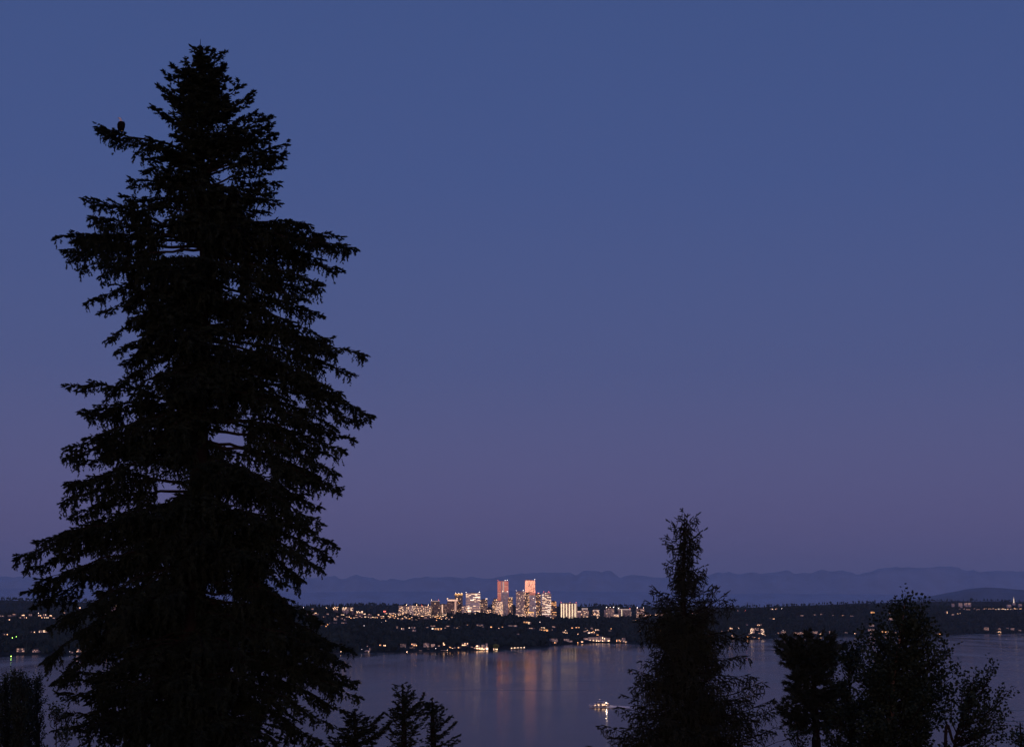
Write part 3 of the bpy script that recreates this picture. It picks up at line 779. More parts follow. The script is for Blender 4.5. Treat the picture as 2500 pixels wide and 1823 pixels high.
# pier with lamps
def pier():
    a = on_lake(1246, 1584.5); c = on_lake(1282, 1583)
    e = empty('pier', (a.x, a.y, 0), 'long low pier with a row of five cream lamps at the dark point', 'pier')
    L = (c - a)
    b = MB(); b.tube([(0, 0, .9), (L.x, L.y, .9)], [1.1, 1.1], 4); b.build('deck', H_DOCK, e)
    for i in range(5):
        t_ = .08 + .86 * i / 4
        b = MB(); b.tube([(L.x * t_, L.y * t_ - 1.3, -1), (L.x * t_, L.y * t_ - 1.3, 3.2)], [.15, .15], 5); b.build('post', H_DOCK, e)
        b = MB(); b.ball((L.x * t_, L.y * t_ - 1.3, 3.6), .55); b.build('lamp_globe', LAMP, e)
pier()
for i, (x0, x1, y, lb) in enumerate(((1018, 1034, 1592, 'short timber dock with piles below the white gabled house'), (1375, 1402, 1575, 'thin timber dock reaching left of the mansion'),
                                 (812, 836, 1594.5, 'low timber dock with a boat lift near the fir branches'), (1330, 1352, 1577.5, 'timber dock lit white in front of the pale two-storey house'),
                                 (944, 962, 1594, 'short dark dock between the pair of lit shore houses and the square one'))):
    a = on_lake(x0, y); c = on_lake(x1, y)
    e = empty('dock', (a.x, a.y, 0), lb, 'dock')
    b = MB(); b.box(0, c.x - a.x, 0, 3, .7, 1.1); b.build('deck', H_DOCK, e)
    for k in range(4):
        b = MB(); b.tube([((c.x - a.x) * (k + .5) / 4, -.2, -2), ((c.x - a.x) * (k + .5) / 4, -.2, 2.2)], [.2, .2], 5); b.build('pile', H_DOCK, e)
for x, y, m_, lb in ((832, 1590, LAMP, 'warm lamp on the low dock near the fir branches'), (993.5, 1590, LAMP, 'orange lamp standing at the waterline below the square rosy house'),
                     (1064, 1582, LAMP_W, 'white lamp between the gabled house and the dock shed'), (883, 1584, LAMP_W, 'white lamp left of the rounded boathouse'),
                     (1092, 1586, LAMP, 'warm lamp right of the dock shed'), (1105, 1582, LAMP, 'warm lamp among shore bushes left of the amber-windowed house')):
    Y = on_lake(x, 1596 - (x - 800) * .02).y
    lamp(x, y, m_, .36, lb, hgt=3.0, Y=Y + 30)

# floodlit garden tree
def glow_tree():
    Y, _ = find_ground(1211, 1586)
    p = at(1211, 1585, Y); s = Y / FPX / CP
    e = empty('garden_tree', (p.x, Y, p.z), 'round garden tree floodlit yellow right of the white villa', 'tree')
    b = MB(); b.tube([(0, 0, -2), (0, 0, 7 * s)], [.5, .3], 6); b.build('trunk', M['bark'], e)
    rr = random.Random(3); b = MB()
    for i in range(520):
        a = rr.uniform(0, 6.28); u = rr.uniform(-1, 1); r_ = rr.random() ** .4
        c = Vector((math.cos(a) * math.sqrt(1 - u * u) * 8 * s * r_, math.sin(a) * math.sqrt(1 - u * u) * 5 * s * r_, 8.5 * s + u * 5.2 * s * r_))
        d1 = Vector((rr.uniform(-1, 1), rr.uniform(-1, 1), rr.uniform(-1, 1))).normalized() * .9; d2 = d1.orthogonal().normalized() * .6
        b.quad(c - d1, c + d2, c + d1, c - d2)
    b.build('crown', pmat('garden_leaves', (.22, .25, .05), .7, var=.4, scale=.5), e)
    for x in (-5, 0, 3):
        b = MB(); b.ball((x * s, -6.5, 1.4 * s), .5); b.build('floodlight', LAMP, e)
    clear.append((1211, Y, 9 * s, p.z))
glow_tree()

# green channel buoy
def buoy():
    c = on_lake(27, 1605)
    e = empty('channel_buoy', (c.x, c.y, 0), 'small channel buoy with a green light on the water at far left', 'buoy')
    b = MB(); b.tube([(0, 0, -.5), (0, 0, .7), (0, 0, 2.4)], [1.0, .8, .25], 8); b.build('float', pmat('buoy_paint', (.05, .2, .08), .5), e)
    b = MB(); b.ball((0, 0, 2.9), .62); b.build('lamp_globe', LAMP_G, e)
buoy()

# ------------------------------------------------------------------ city towers
def wallmat(n, c, rough=.6, metal=0.0, spec=.5): return pmat(n, c, rough, metal, spec=spec)
B = {
 'grey': wallmat('concrete_grey', (.30, .27, .28)), 'pale': wallmat('concrete_pale', (.55, .48, .48)), 'lav': wallmat('cladding_lavender', (.50, .42, .44)),
 'dark': wallmat('cladding_dark', (.060, .045, .045)), 'brown': wallmat('cladding_brown', (.13, .075, .06)), 'white': wallmat('cladding_white', (.70, .64, .63)),
 'cream': wallmat('concrete_cream', (.58, .48, .36)), 'slate': wallmat('cladding_slate', (.10, .11, .15), .4),
 'salmon': pmat('mirror_glass_copper', (.92, .70, .50), .22, metal=1.0), 'red': pmat('mirror_glass_bronze', (.46, .24, .20), .28, metal=.9),
 'blue': pmat('curtain_glass', (.14, .16, .24), .3, metal=.5)}
BM = [G_DARK, W_WARM, W_DIM, W_CREAM, W_WHITE, W_AMBER, W_FAINT, G_BLUE, B['salmon'], B['red']]
KI = dict(dark=0, warm=1, dim=2, cream=3, white=4, amber=5, faint=6, blue=7, salmon=8, red=9)

def facade(b, o, u, w, z0, z1, rr, mix, cw=3.6, fh=3.7, fill=.60, runs=0.0, fillz=.52):
    """windows on a face: origin o, direction u along the wall; mix = [(material, chance), ...]"""
    n = max(1, int(round(w / cw))); m_ = max(1, int(round((z1 - z0) / fh)))
    nrm = Vector((u.y, -u.x, 0))
    last = None
    for j in range(m_):
        floor_lit = rr.random()
        for i in range(n):
            if last is None or rr.random() > runs or i == 0:
                r = rr.random(); k = mix[-1][0]
                for mm, pr in mix:
                    if r < pr: k = mm; break
                    r -= pr
                last = k
            a = o + u * (w * (i + .5 - fill / 2) / n); c = o + u * (w * (i + .5 + fill / 2) / n)
            za = z0 + (z1 - z0) * (j + .5 - fillz / 2) / m_; zb = z0 + (z1 - z0) * (j + .5 + fillz / 2) / m_
            f = nrm * .06
            b.quad((a.x + f.x, a.y + f.y, za), (c.x + f.x, c.y + f.y, za), (c.x + f.x, c.y + f.y, zb), (a.x + f.x, a.y + f.y, zb), KI[last])

def tower(name, x0, x1, ytop, Y, wall, mix, label, ybot=1512, yaw=0.0, depth=.7, cat='tower', crown=None, lamps=(), slabs=False, fins=0, strip=None, steps=(), cw=3.6, fh=3.7, fill=.58, runs=0.0, fillz=.52, seed=0, poly=None):
    rr = random.Random(hash((x0, ytop)) % 9973 + seed)
    s = Y / FPX / CP
    W = (x1 - x0) * s
    w = W / (math.cos(yaw) + depth * abs(math.sin(yaw))); d = w * depth
    c = at((x0 + x1) / 2, ytop, Y)
    zb = float(land((x0 + x1) / 2, Y)) - 4
    h = c.z - zb
    e = empty(name, (c.x, Y, zb), label, cat, None, yaw)
    b = MB()
    rect = (-w / 2, w / 2, -d / 2, d / 2)
    hs = h
    if steps: hs = h - steps[0] * s
    b.box(*rect, 0, hs)
    if steps:
        b.box(-w / 2 * steps[1], w / 2 * steps[1], -d / 2 * steps[1], d / 2 * steps[1], hs, h)
    b.build('wall', B[wall], e)
    b = MB()
    hw = h - (1.5 * s if crown else .8 * s) - (steps[0] * s if steps else 0)
    for o, u, ww in ((Vector((-w / 2, -d / 2, 0)), Vector((1, 0, 0)), w), (Vector((w / 2, -d / 2, 0)), Vector((0, 1, 0)), d), (Vector((-w / 2, d / 2, 0)), Vector((0, -1, 0)), d)):
        facade(b, o, u, ww, 3, hw, rr, mix, cw, fh, fill, runs, fillz)
    if steps:
        k = steps[1]
        facade(b, Vector((-w / 2 * k, -d / 2 * k, 0)), Vector((1, 0, 0)), w * k, hs + .5, h - 1, rr, mix, cw, fh, fill, runs, fillz)
    b.build('window', BM, e)['kind'] = 'stuff'
    if crown:
        mat, hh = crown
        k = 1.015 if not steps else steps[1] * 1.02
        b = MB(); b.box(-w / 2 * k, w / 2 * k, -d / 2 * k, d / 2 * k, h + .03 - hh * s, h + .03); b.build('crown_band', mat, e)
    b = MB(); b.box(-w * .28, w * .2, -d * .1, d * .3, h + .05, h + 1.1 * s); b.build('roof_plant_room', B['dark'], e)
    if slabs:
        b = MB(); n = int(h / fh)
        for j in range(1, n):
            b.box(-w / 2 - .5, w / 2 + .5, -d / 2 - .9, -d / 2 + .3, j * fh - .2, j * fh + .2)
        b.build('balcony_slabs', B['white'], e)['kind'] = 'stuff'
    if fins:
        for i in range(fins + 1):
            x = -w / 2 + w * i / fins
            b = MB(); b.box(x - .6, x + .6, -d / 2 - .7, -d / 2 + .1, 0, h - .5 * s); b.build('pier_fin', B[wall], e)
    if strip:
        for fx, fw, mat in strip:
            b = MB(); b.box(-w / 2 + w * fx, -w / 2 + w * (fx + fw), -d / 2 - .5, -d / 2 + .1, 4, h - 1.2 * s); b.build('light_strip', mat, e)
    for fx, mat, r in lamps:
        b = MB(); b.tube([(w * fx, -d / 2 + .5, h), (w * fx, -d / 2 + .5, h + 2.5)], [.2, .1], 4); b.ball((w * fx, -d / 2 + .5, h + 2.5 + r), r * .72, 1); b.build('roof_lamp', [B['dark'], mat], e)
    return e, w, d, h

RIM = wallmat('roof_rim_white', (.8, .72, .72), .5)
CROWN_GLOW = emat('crown_glow', (1, .60, .42), 1.1, var=.2)
CROWN_SOFT = emat('crown_soft', (1, .72, .66), .42, var=.2)
CROWN_AMBER = emat('crown_amber', (1, .5, .14), 1.3, var=.5, scale=.2)
STRIP = emat('strip_glow', (1, .78, .50), 1.35, var=.15)
STRIP_D = emat('strip_dim', (1, .62, .5), .35, var=.2)
res = [('warm', .16), ('cream', .10), ('dim', .26), ('faint', .28), ('dark', 1)]
office = [('dim', .08), ('faint', .12), ('warm', .04), ('dark', 1)]
tower('apartment_block', 974, 1001, 1478, 6300, 'grey', res, 'wide grey apartment block with many warm windows, leftmost of the skyline', cat='apartment block', depth=.5, lamps=((.2, LAMP, 1.2),))
tower('slab_block', 1000, 1010, 1477, 6250, 'white', [('cream', .12), ('faint', .5), ('dark', 1)], 'narrow white slab block between the two leftmost apartment blocks', cat='slab block', depth=1.2)
tower('apartment_block', 1009, 1052, 1478, 6350, 'grey', res, 'long speckled apartment block right of the narrow white slab', cat='apartment block', depth=.35, lamps=((-.3, LAMP, 1.2), (0, LAMP_R, 1), (.35, LAMP, 1.2)))
tower('office_tower', 1052, 1073, 1466, 6450, 'dark', office, 'dark tower with a thin white lit rim right of the long apartment block', crown=(CROWN_SOFT, 1.2), lamps=((.4, LAMP_R, 1.2), (-.4, LAMP, 1)))
tower('mid_rise_block', 1073, 1090, 1474, 6500, 'brown', [('dim', .3), ('faint', .3), ('dark', 1)], 'rosy brown block with one glowing vertical stripe between two dark towers', cat='block', strip=((.35, .14, CROWN_GLOW),))
tower('low_hall', 1073, 1104, 1496, 6250, 'grey', res, 'low flat hall in front of the rosy brown striped block', cat='hall', depth=.5)
tower('office_tower', 1092, 1118, 1463, 6450, 'brown', office, 'stepped dark tower with a broad glowing peach crown', crown=(CROWN_GLOW, 3.4), steps=(6, .88), lamps=((-.45, LAMP, 1.3), (.42, LAMP, 1.3)), strip=((.70, .16, W_DIM),))
tower('office_tower', 1111, 1129, 1449, 6700, 'dark', [('amber', .05), ('dim', .14), ('faint', .1), ('dark', 1)], 'slim dark tower with amber lights round its crown, behind the peach-crowned one', crown=(CROWN_AMBER, 2.6), lamps=((-.4, LAMP, 1.2), (0, LAMP_W, 1.2), (.4, LAMP, 1.2)))
tower('mid_rise_block', 1128, 1141, 1478, 6300, 'pale', res, 'small pale low block left of the white glass tower', cat='block')
tower('glass_tower', 1138, 1172, 1447, 6500, 'white', [('cream', .20), ('white', .07), ('dim', .2), ('faint', .2), ('blue', 1)], 'broad white glass office tower with bands of lit floors and a pale top edge', crown=(RIM, 1.8), depth=.55, cw=4.0, fill=.85, runs=.75, lamps=((-.48, LAMP_W, 1), (.45, LAMP_W, 1.4)))
tower('office_tower', 1172, 1190, 1463, 6550, 'dark', [('warm', .12), ('dim', .16), ('dark', 1)], 'dark flat tower with scattered warm windows right of the white glass tower', lamps=((.3, LAMP, 1.2), (.45, LAMP_W, 1.1)))
tower('mid_rise_block', 1190, 1199, 1487, 6300, 'grey', [('amber', .3), ('warm', .3), ('dim', .2), ('dark', 1)], 'very small amber-lit block in the gap before the left red tower', cat='block')
tower('apartment_tower', 1202, 1218, 1461, 6650, 'brown', [('warm', .12), ('dim', .3), ('faint', .2), ('dark', 1)], 'brown stepped apartment tower at the left foot of the left red tower', steps=(5, .6))
tower('apartment_tower', 1210, 1228, 1467, 6350, 'pale', [('warm', .2), ('cream', .25), ('dim', .3), ('faint', 1)], 'pale cream-lit apartment tower in front of the left red tower', crown=(RIM, 1.0))
e, w, d, h = tower('red_tower', 1215, 1241, 1418, 6600, 'red', [('red', .75), ('dim', .08), ('faint', .1), ('dark', 1)], 'tall twin-faced tower glowing red with a white vertical edge, left of the two tallest', yaw=0.0, depth=.8,
                   crown=(RIM, .8), strip=((.33, .09, RIM), (.50, .10, CROWN_SOFT)), lamps=((-.48, LAMP_R, 1), (.4, LAMP_W, 1.3), (.2, LAMP_W, 1.1)), fill=.9, runs=.5)
tower('glass_tower', 1226, 1240, 1445, 6450, 'blue', [('blue', .6), ('dim', .1), ('faint', .1), ('dark', 1)], 'dark blue glass tower standing against the right half of the left red tower', crown=(CROWN_SOFT, .9), lamps=((-.4, LAMP, 1), (.4, LAMP_W, 1.1)))
tower('apartment_tower', 1239, 1252, 1457, 6600, 'dark', [('warm', .18), ('amber', .06), ('dim', .2), ('dark', 1)], 'slim dark tower with a bright flat crown right of the left red tower', crown=(CROWN_SOFT, 1.8))
tower('apartment_tower', 1260, 1280, 1443, 6450, 'lav', [('warm', .06), ('cream', .06), ('dim', .2), ('faint', .3), ('dark', 1)], 'tall lavender apartment tower with dark vertical grooves', crown=(RIM, 1.4), fins=5, lamps=((.38, LAMP_W, 1.8), (-.48, LAMP_W, 1)))
tower('podium_block', 1257, 1283, 1497, 6300, 'pale', [('warm', .25), ('cream', .25), ('dim', .3), ('faint', 1)], 'low bright podium block at the foot of the lavender tower', cat='podium', depth=.6)
tower('apartment_tower', 1280, 1292, 1446, 6600, 'dark', [('warm', .15), ('amber', .08), ('dim', .14), ('dark', 1)], 'slim dark tower with orange balconies between the lavender and the salmon tower', lamps=((.1, LAMP_R, .9),))
tower('salmon_tower', 1282, 1306, 1416, 6700, 'red', [('salmon', .86), ('dim', .015), ('red', 1)], 'tallest tower, glowing salmon with one dark vertical seam', crown=None, depth=.7, fill=.94, fillz=.8, lamps=((.47, LAMP_W, 1.2),),
      strip=((.37, .05, G_DARK),))
tower('glass_tower', 1281, 1307, 1446, 6620, 'red', [('red', .7), ('dim', .1), ('dark', 1)], 'reddish glass shoulder tower at the foot of the salmon tower', depth=.3, lamps=((.5, LAMP_R, 1),))
tower('glass_tower', 1292, 1308, 1453, 6400, 'blue', [('white', .03), ('dim', .06), ('blue', .7), ('dark', 1)], 'dark blue glass tower with a lit panel of windows in front of the salmon tower', crown=(CROWN_SOFT, .7), cw=4.2, fill=.85)
tower('podium_block', 1289, 1303, 1493, 6280, 'pale', [('warm', .3), ('dim', .4), ('faint', 1)], 'low pale podium with an orange-lit top under the blue glass tower', cat='podium', crown=(CROWN_AMBER, 1.6))
tower('apartment_tower', 1307, 1320, 1449, 6550, 'brown', [('amber', .07), ('warm', .12), ('dim', .2), ('dark', 1)], 'dark brown tower with a red-lit top right of the salmon tower', lamps=((-.1, LAMP_R, 1.0), (.3, LAMP_R, 1.0), (.1, LAMP, 1.0)))
tower('apartment_tower', 1323, 1345, 1446, 6400, 'white', [('white', .16), ('cream', .26), ('dim', .2), ('faint', .15), ('dark', 1)], 'bright white tower banded with lit floors, rightmost of the tall group', slabs=True, runs=.6, depth=.7, steps=(3, .85), lamps=((-.3, LAMP_R, 1.1), (.2, LAMP_R, 1.4), (.35, LAMP_R, 1)))
tower('apartment_tower', 1345, 1358, 1467, 6600, 'dark', [('amber', .28), ('dim', .1), ('dark', 1)], 'dark low tower with broad yellow windows beside the banded tower', runs=.6)
e, w, d, h = tower('cream_block', 1369, 1408, 1472, 6300, 'cream', [('dim', .45), ('faint', .4), ('dark', 1)], 'wide cream block with six bright vertical light strips, alone right of the towers', depth=.45, cat='block', fh=3.2, fillz=.5, fill=.9,
      strip=tuple((f, .05, STRIP) for f in (.02, .16, .33, .51, .68, .85)) + ((.915, .06, STRIP_D),), lamps=((-.46, LAMP_R, 1.2), (.08, LAMP_R, 1), (.44, LAMP_R, 1.2)))
tower('slab_block', 1410, 1418, 1491, 6250, 'lav', [('faint', .3), ('dark', 1)], 'small lavender slab with a pink light at its top', cat='block', crown=(CROWN_GLOW, 2.4))
tower('round_tower', 1418, 1437, 1484, 6300, 'grey', [('warm', .12), ('cream', .08), ('dim', .3), ('faint', .2), ('dark', 1)], 'squat tower with a domed white-lit stepped top', cat='tower', steps=(5, .72), crown=(CROWN_SOFT, 2.5))
tower('apartment_tower', 1448, 1463, 1488, 6280, 'grey', [('cream', .16), ('warm', .16), ('dim', .3), ('dark', 1)], 'small apartment tower with a pale lit top right of the domed tower', crown=(CROWN_SOFT, 1.6))
tower('mid_rise_block', 1443, 1451, 1500, 6220, 'brown', [('warm', .3), ('dim', .3), ('dark', 1)], 'low brown wing at the left foot of the small apartment tower', cat='block')
tower('apartment_tower', 1480, 1499, 1484, 6300, 'grey', [('warm', .08), ('dim', .2), ('faint', .4), ('dark', 1)], 'grey twin-shafted apartment tower with pinkish lamps at its corners', lamps=((-.45, LAMP_W, 1.3), (0, LAMP, 1), (.42, LAMP_W, 1.6)), fins=4)
tower('slab_block', 1475, 1480, 1488, 6350, 'lav', [('faint', .3), ('dark', 1)], 'thin slab pressed against the left of the twin-shafted tower', cat='block')
tower('mid_rise_block', 1499, 1510, 1499, 6250, 'cream', [('warm', .5), ('cream', .3), ('dim', 1)], 'low warm-lit block between the twin-shafted tower and the wide slate block', cat='block', crown=(CROWN_SOFT, 1.4))
tower('office_block', 1509, 1539, 1486, 6300, 'slate', [('faint', .25), ('dim', .03), ('dark', 1)], 'wide slate block with a white rim and one vertical row of lights', cat='block', depth=.5, crown=(CROWN_SOFT, 1.9), strip=((.26, .045, STRIP),), lamps=((-.47, LAMP_W, 1.4), (.42, LAMP_R, 1)))
tower('slab_block', 1537, 1541, 1491, 6330, 'white', [('cream', .3), ('faint', 1)], 'thin white stair tower at the right end of the wide slate block', cat='block')
tower('apartment_tower', 1554, 1572, 1485, 6320, 'grey', [('warm', .1), ('dim', .25), ('faint', .3), ('dark', 1)], 'grey tower half hidden by the left side of the cedar', lamps=((-.4, LAMP_W, 1.6), (.4, LAMP, 1)))
tower('apartment_tower', 1570, 1592, 1499, 6280, 'brown', [('warm', .14), ('dim', .3), ('faint', .2), ('dark', 1)], 'low brown tower behind the left branches of the cedar')
tower('low_hall', 1543, 1562, 1508, 6150, 'pale', [('warm', .3), ('dim', .4), ('faint', 1)], 'low lit hall under the grey tower by the cedar', cat='hall', ybot=1520)
tower('low_hall', 939, 974, 1495, 6200, 'pale', [('cream', .3), ('warm', .3), ('dim', .3), ('faint', 1)], 'long low lit hall left of the skyline', cat='hall', depth=.4)
tower('mid_rise_block', 1600, 1625, 1497, 6300, 'grey', [('warm', .3), ('dim', .4), ('dark', 1)], 'grey block glimpsed through the left of the cedar trunk', cat='block')
tower('mid_rise_block', 1690, 1712, 1494, 6300, 'grey', [('warm', .3), ('dim', .4), ('dark', 1)], 'grey block glimpsed through the right of the cedar trunk', cat='block')
p = at(939, 1492, 6150)
e = empty('rooftop_sign', (p.x, 6150, p.z), 'small glowing red rooftop sign at the left end of the long low hall', 'sign')
b = MB(); b.tube([(0, 0, -26), (0, 0, -2)], [.5, .4], 6); b.build('mast', H_DOCK, e)
b = MB(); b.box(-5, 5, -.4, .4, -2, 2.6); b.build('sign_face', emat('sign_red', (1, .16, .12), 2.4, var=0), e)

# ------------------------------------------------------------------ far forest
def forest(name, n, px0, px1, yfun, hmin, hmax, seed, mat, check=True, slim=1.0):
    r = np.random.default_rng(seed)
    px = r.uniform(px0, px1, n); Y = yfun(r, px)
    X = (px - 1250) / FPX * Y * CP
    Z = land(px, Y)
    H = r.uniform(hmin, hmax, n) * (1 + .35 * (r.random(n) > .93))
    keep = Z > .5
    if check:
        for cpx, cY, hw, cz in clear:
            m = (np.abs(px - cpx) * Y / FPX < hw + 4) & (Y < cY + 14) & (Y > cY - 700)
            if not m.any(): continue
            zr = EYE + (cz - EYE) * Y[m] / cY
            H[m] = np.minimum(H[m], zr - Z[m] - .3)
            mm = np.nonzero(m)[0]; close = np.abs(Y[mm] - cY) < 16
            H[mm[close]] = 0
    keep &= H > 2.5
    X, Y, Z, H = X[keep], Y[keep], Z[keep], H[keep]; n = len(X)
    con = r.random(n) < .6
    V, F = [], []
    base = 0
    k = 5
    for cone in (True, False):
        m = con if cone else ~con
        x, y, z, h = X[m], Y[m], Z[m], H[m]; c = len(x)
        a = r.uniform(0, 6.28, c)[:, None] + np.arange(k)[None, :] * 2 * np.pi / k
        if cone:
            rad = h * .19 * slim
            rings = [(.06, 1.0), (.50, .62), (.48, .38)]
        else:
            rad = h * .36 * slim; h = h * .72
            rings = [(.12, .6), (.42, 1.05), (.78, .78)]
        vs = []
        for zz, rk in rings:
            jit = r.uniform(.7, 1.3, (c, k))
            vs.append(np.stack([x[:, None] + np.cos(a) * rad[:, None] * rk * jit, y[:, None] + np.sin(a) * rad[:, None] * rk * jit,
                                (z + h * zz)[:, None] + r.uniform(-.05, .05, (c, k)) * h[:, None]], -1))
        apex = np.stack([x + r.uniform(-.02, .02, c) * h, y, z + h], -1)[:, None, :]
        V_ = np.concatenate(vs + [apex], 1)      # c, 3k+1, 3
        idx = []
        for q in range(k):
            q2 = (q + 1) % k
            if cone:
                idx += [(q, q2, k + q2), (q, k + q2, k + q), (2 * k + q, 2 * k + q2, 3 * k), (k + q, k + q2, 2 * k + q2)]
            else:
                idx += [(q, q2, k + q2), (q, k + q2, k + q), (k + q, k + q2, 2 * k + q2), (k + q, 2 * k + q2, 2 * k + q), (2 * k + q, 2 * k + q2, 3 * k)]
        idx = np.array(idx)
        F.append((base + np.arange(c)[:, None, None] * (3 * k + 1) + idx[None]).reshape(-1, 3))
        V.append(V_.reshape(-1, 3)); base += c * (3 * k + 1)
    o = link(bpy.data.objects.new(name, mesh_np(name, np.concatenate(V), np.concatenate(F), mat)))
    return tag(o, kind='stuff')
forest('far_shore_woods', 21000, -350, 2850, lambda r, px: np.interp(px, _pxs, _sy) + 8 + 1700 * r.random(len(px)) ** 1.15, 11, 25, 1, M['far_tree'])
forest('plateau_woods', 3500, -350, 2850, lambda r, px: np.interp(px, _pxs, _sy) + 1650 + 2400 * r.random(len(px)), 12, 22, 2, M['far_tree'])
forest('ridge_woods', 7000, -350, 2850, lambda r, px: np.interp(px, _pxs, _by) - 2400 * r.random(len(px)) ** 1.6, 12, 24, 3, M['far_tree'])

# conifers that stand out one by one
def far_conifer(px, ybase, ytop, label, seed, Y=None, group=None):
    rr = random.Random(seed)
    if Y is None: Y, _ = find_ground(px, ybase)
    p = at(px, ybase, Y); h = at(px, ytop, Y).z - p.z
    e = empty('conifer', (p.x, Y, p.z), label, 'tree', group)
    b = MB(); b.tube([(0, 0, -8), (0, 0, h * .9)], [h * .02, h * .004], 5); b.build('trunk', M['bark'], e)
    b = MB(); n = 15
    for i in range(n):
        t_ = i / n; z = h * (.12 + .86 * t_); r_ = h * (.20 * (1 - t_) ** .85 + .012)
        k = 9; c0 = rr.uniform(0, 6.28)
        vs = [(0, 0, z + h * .10)]
        for q in range(k):
            a = c0 + q * 2 * math.pi / k; rq = r_ * (rr.uniform(.75, 1.3) if q % 2 else rr.uniform(.35, .6))
            vs.append((math.cos(a) * rq, math.sin(a) * rq, z - h * .02 * rr.random()))
        b.add(vs, [(0, 1 + q, 1 + (q + 1) % k) for q in range(k)])
    b.build('crown', M['far_tree'], e)
ORD = ['first', 'second', 'third', 'fourth', 'fifth', 'sixth', 'seventh', 'eighth', 'ninth', 'tenth', 'eleventh', 'twelfth', 'thirteenth', 'fourteenth', 'fifteenth', 'sixteenth']
cl = [(712, 1492, 1467), (727, 1490, 1467), (748, 1491, 1473), (757, 1495, 1471), (771, 1495, 1472), (780, 1496, 1472), (787, 1496, 1475), (792, 1496, 1476), (810, 1492, 1472), (828, 1492, 1475), (829, 1494, 1474), (855, 1497, 1486), (919, 1502, 1487)]
for i, (x, yb, yt) in enumerate(cl):
    far_conifer(x, yb, yt, f'{ORD[i]} dark pointed conifer from the big fir along the crest left of the towers', 100 + i, group='conifers on the crest left of the towers')
cl = [(1112, 1514, 1492), (1124, 1514, 1494), (1146, 1512, 1497), (1219, 1516, 1493), (1241, 1514, 1499), (1290, 1516, 1500), (1380, 1517, 1503), (1395, 1517, 1504), (1465, 1516, 1501), (1515, 1520, 1502), (1427, 1516, 1503), (1175, 1514, 1496)]
cl.sort()
for i, (x, yb, yt) in enumerate(cl):
    far_conifer(x, yb, yt, f'{ORD[i]} dark treetop from the left poking up in front of the city towers', 200 + i, group='treetops in front of the towers')
cl = [(1862, 1500, 1480), (1938, 1502, 1474), (1950, 1500, 1478), (1975, 1498, 1474), (2040, 1500, 1475), (2300, 1498, 1477), (2085, 1498, 1474), (2150, 1500, 1473)]
cl.sort()
for i, (x, yb, yt) in enumerate(cl):
    far_conifer(x, yb, yt, f'{ORD[i]} tall conifer from the left rising above the dark right hillside', 300 + i, group='conifers above the right hillside')

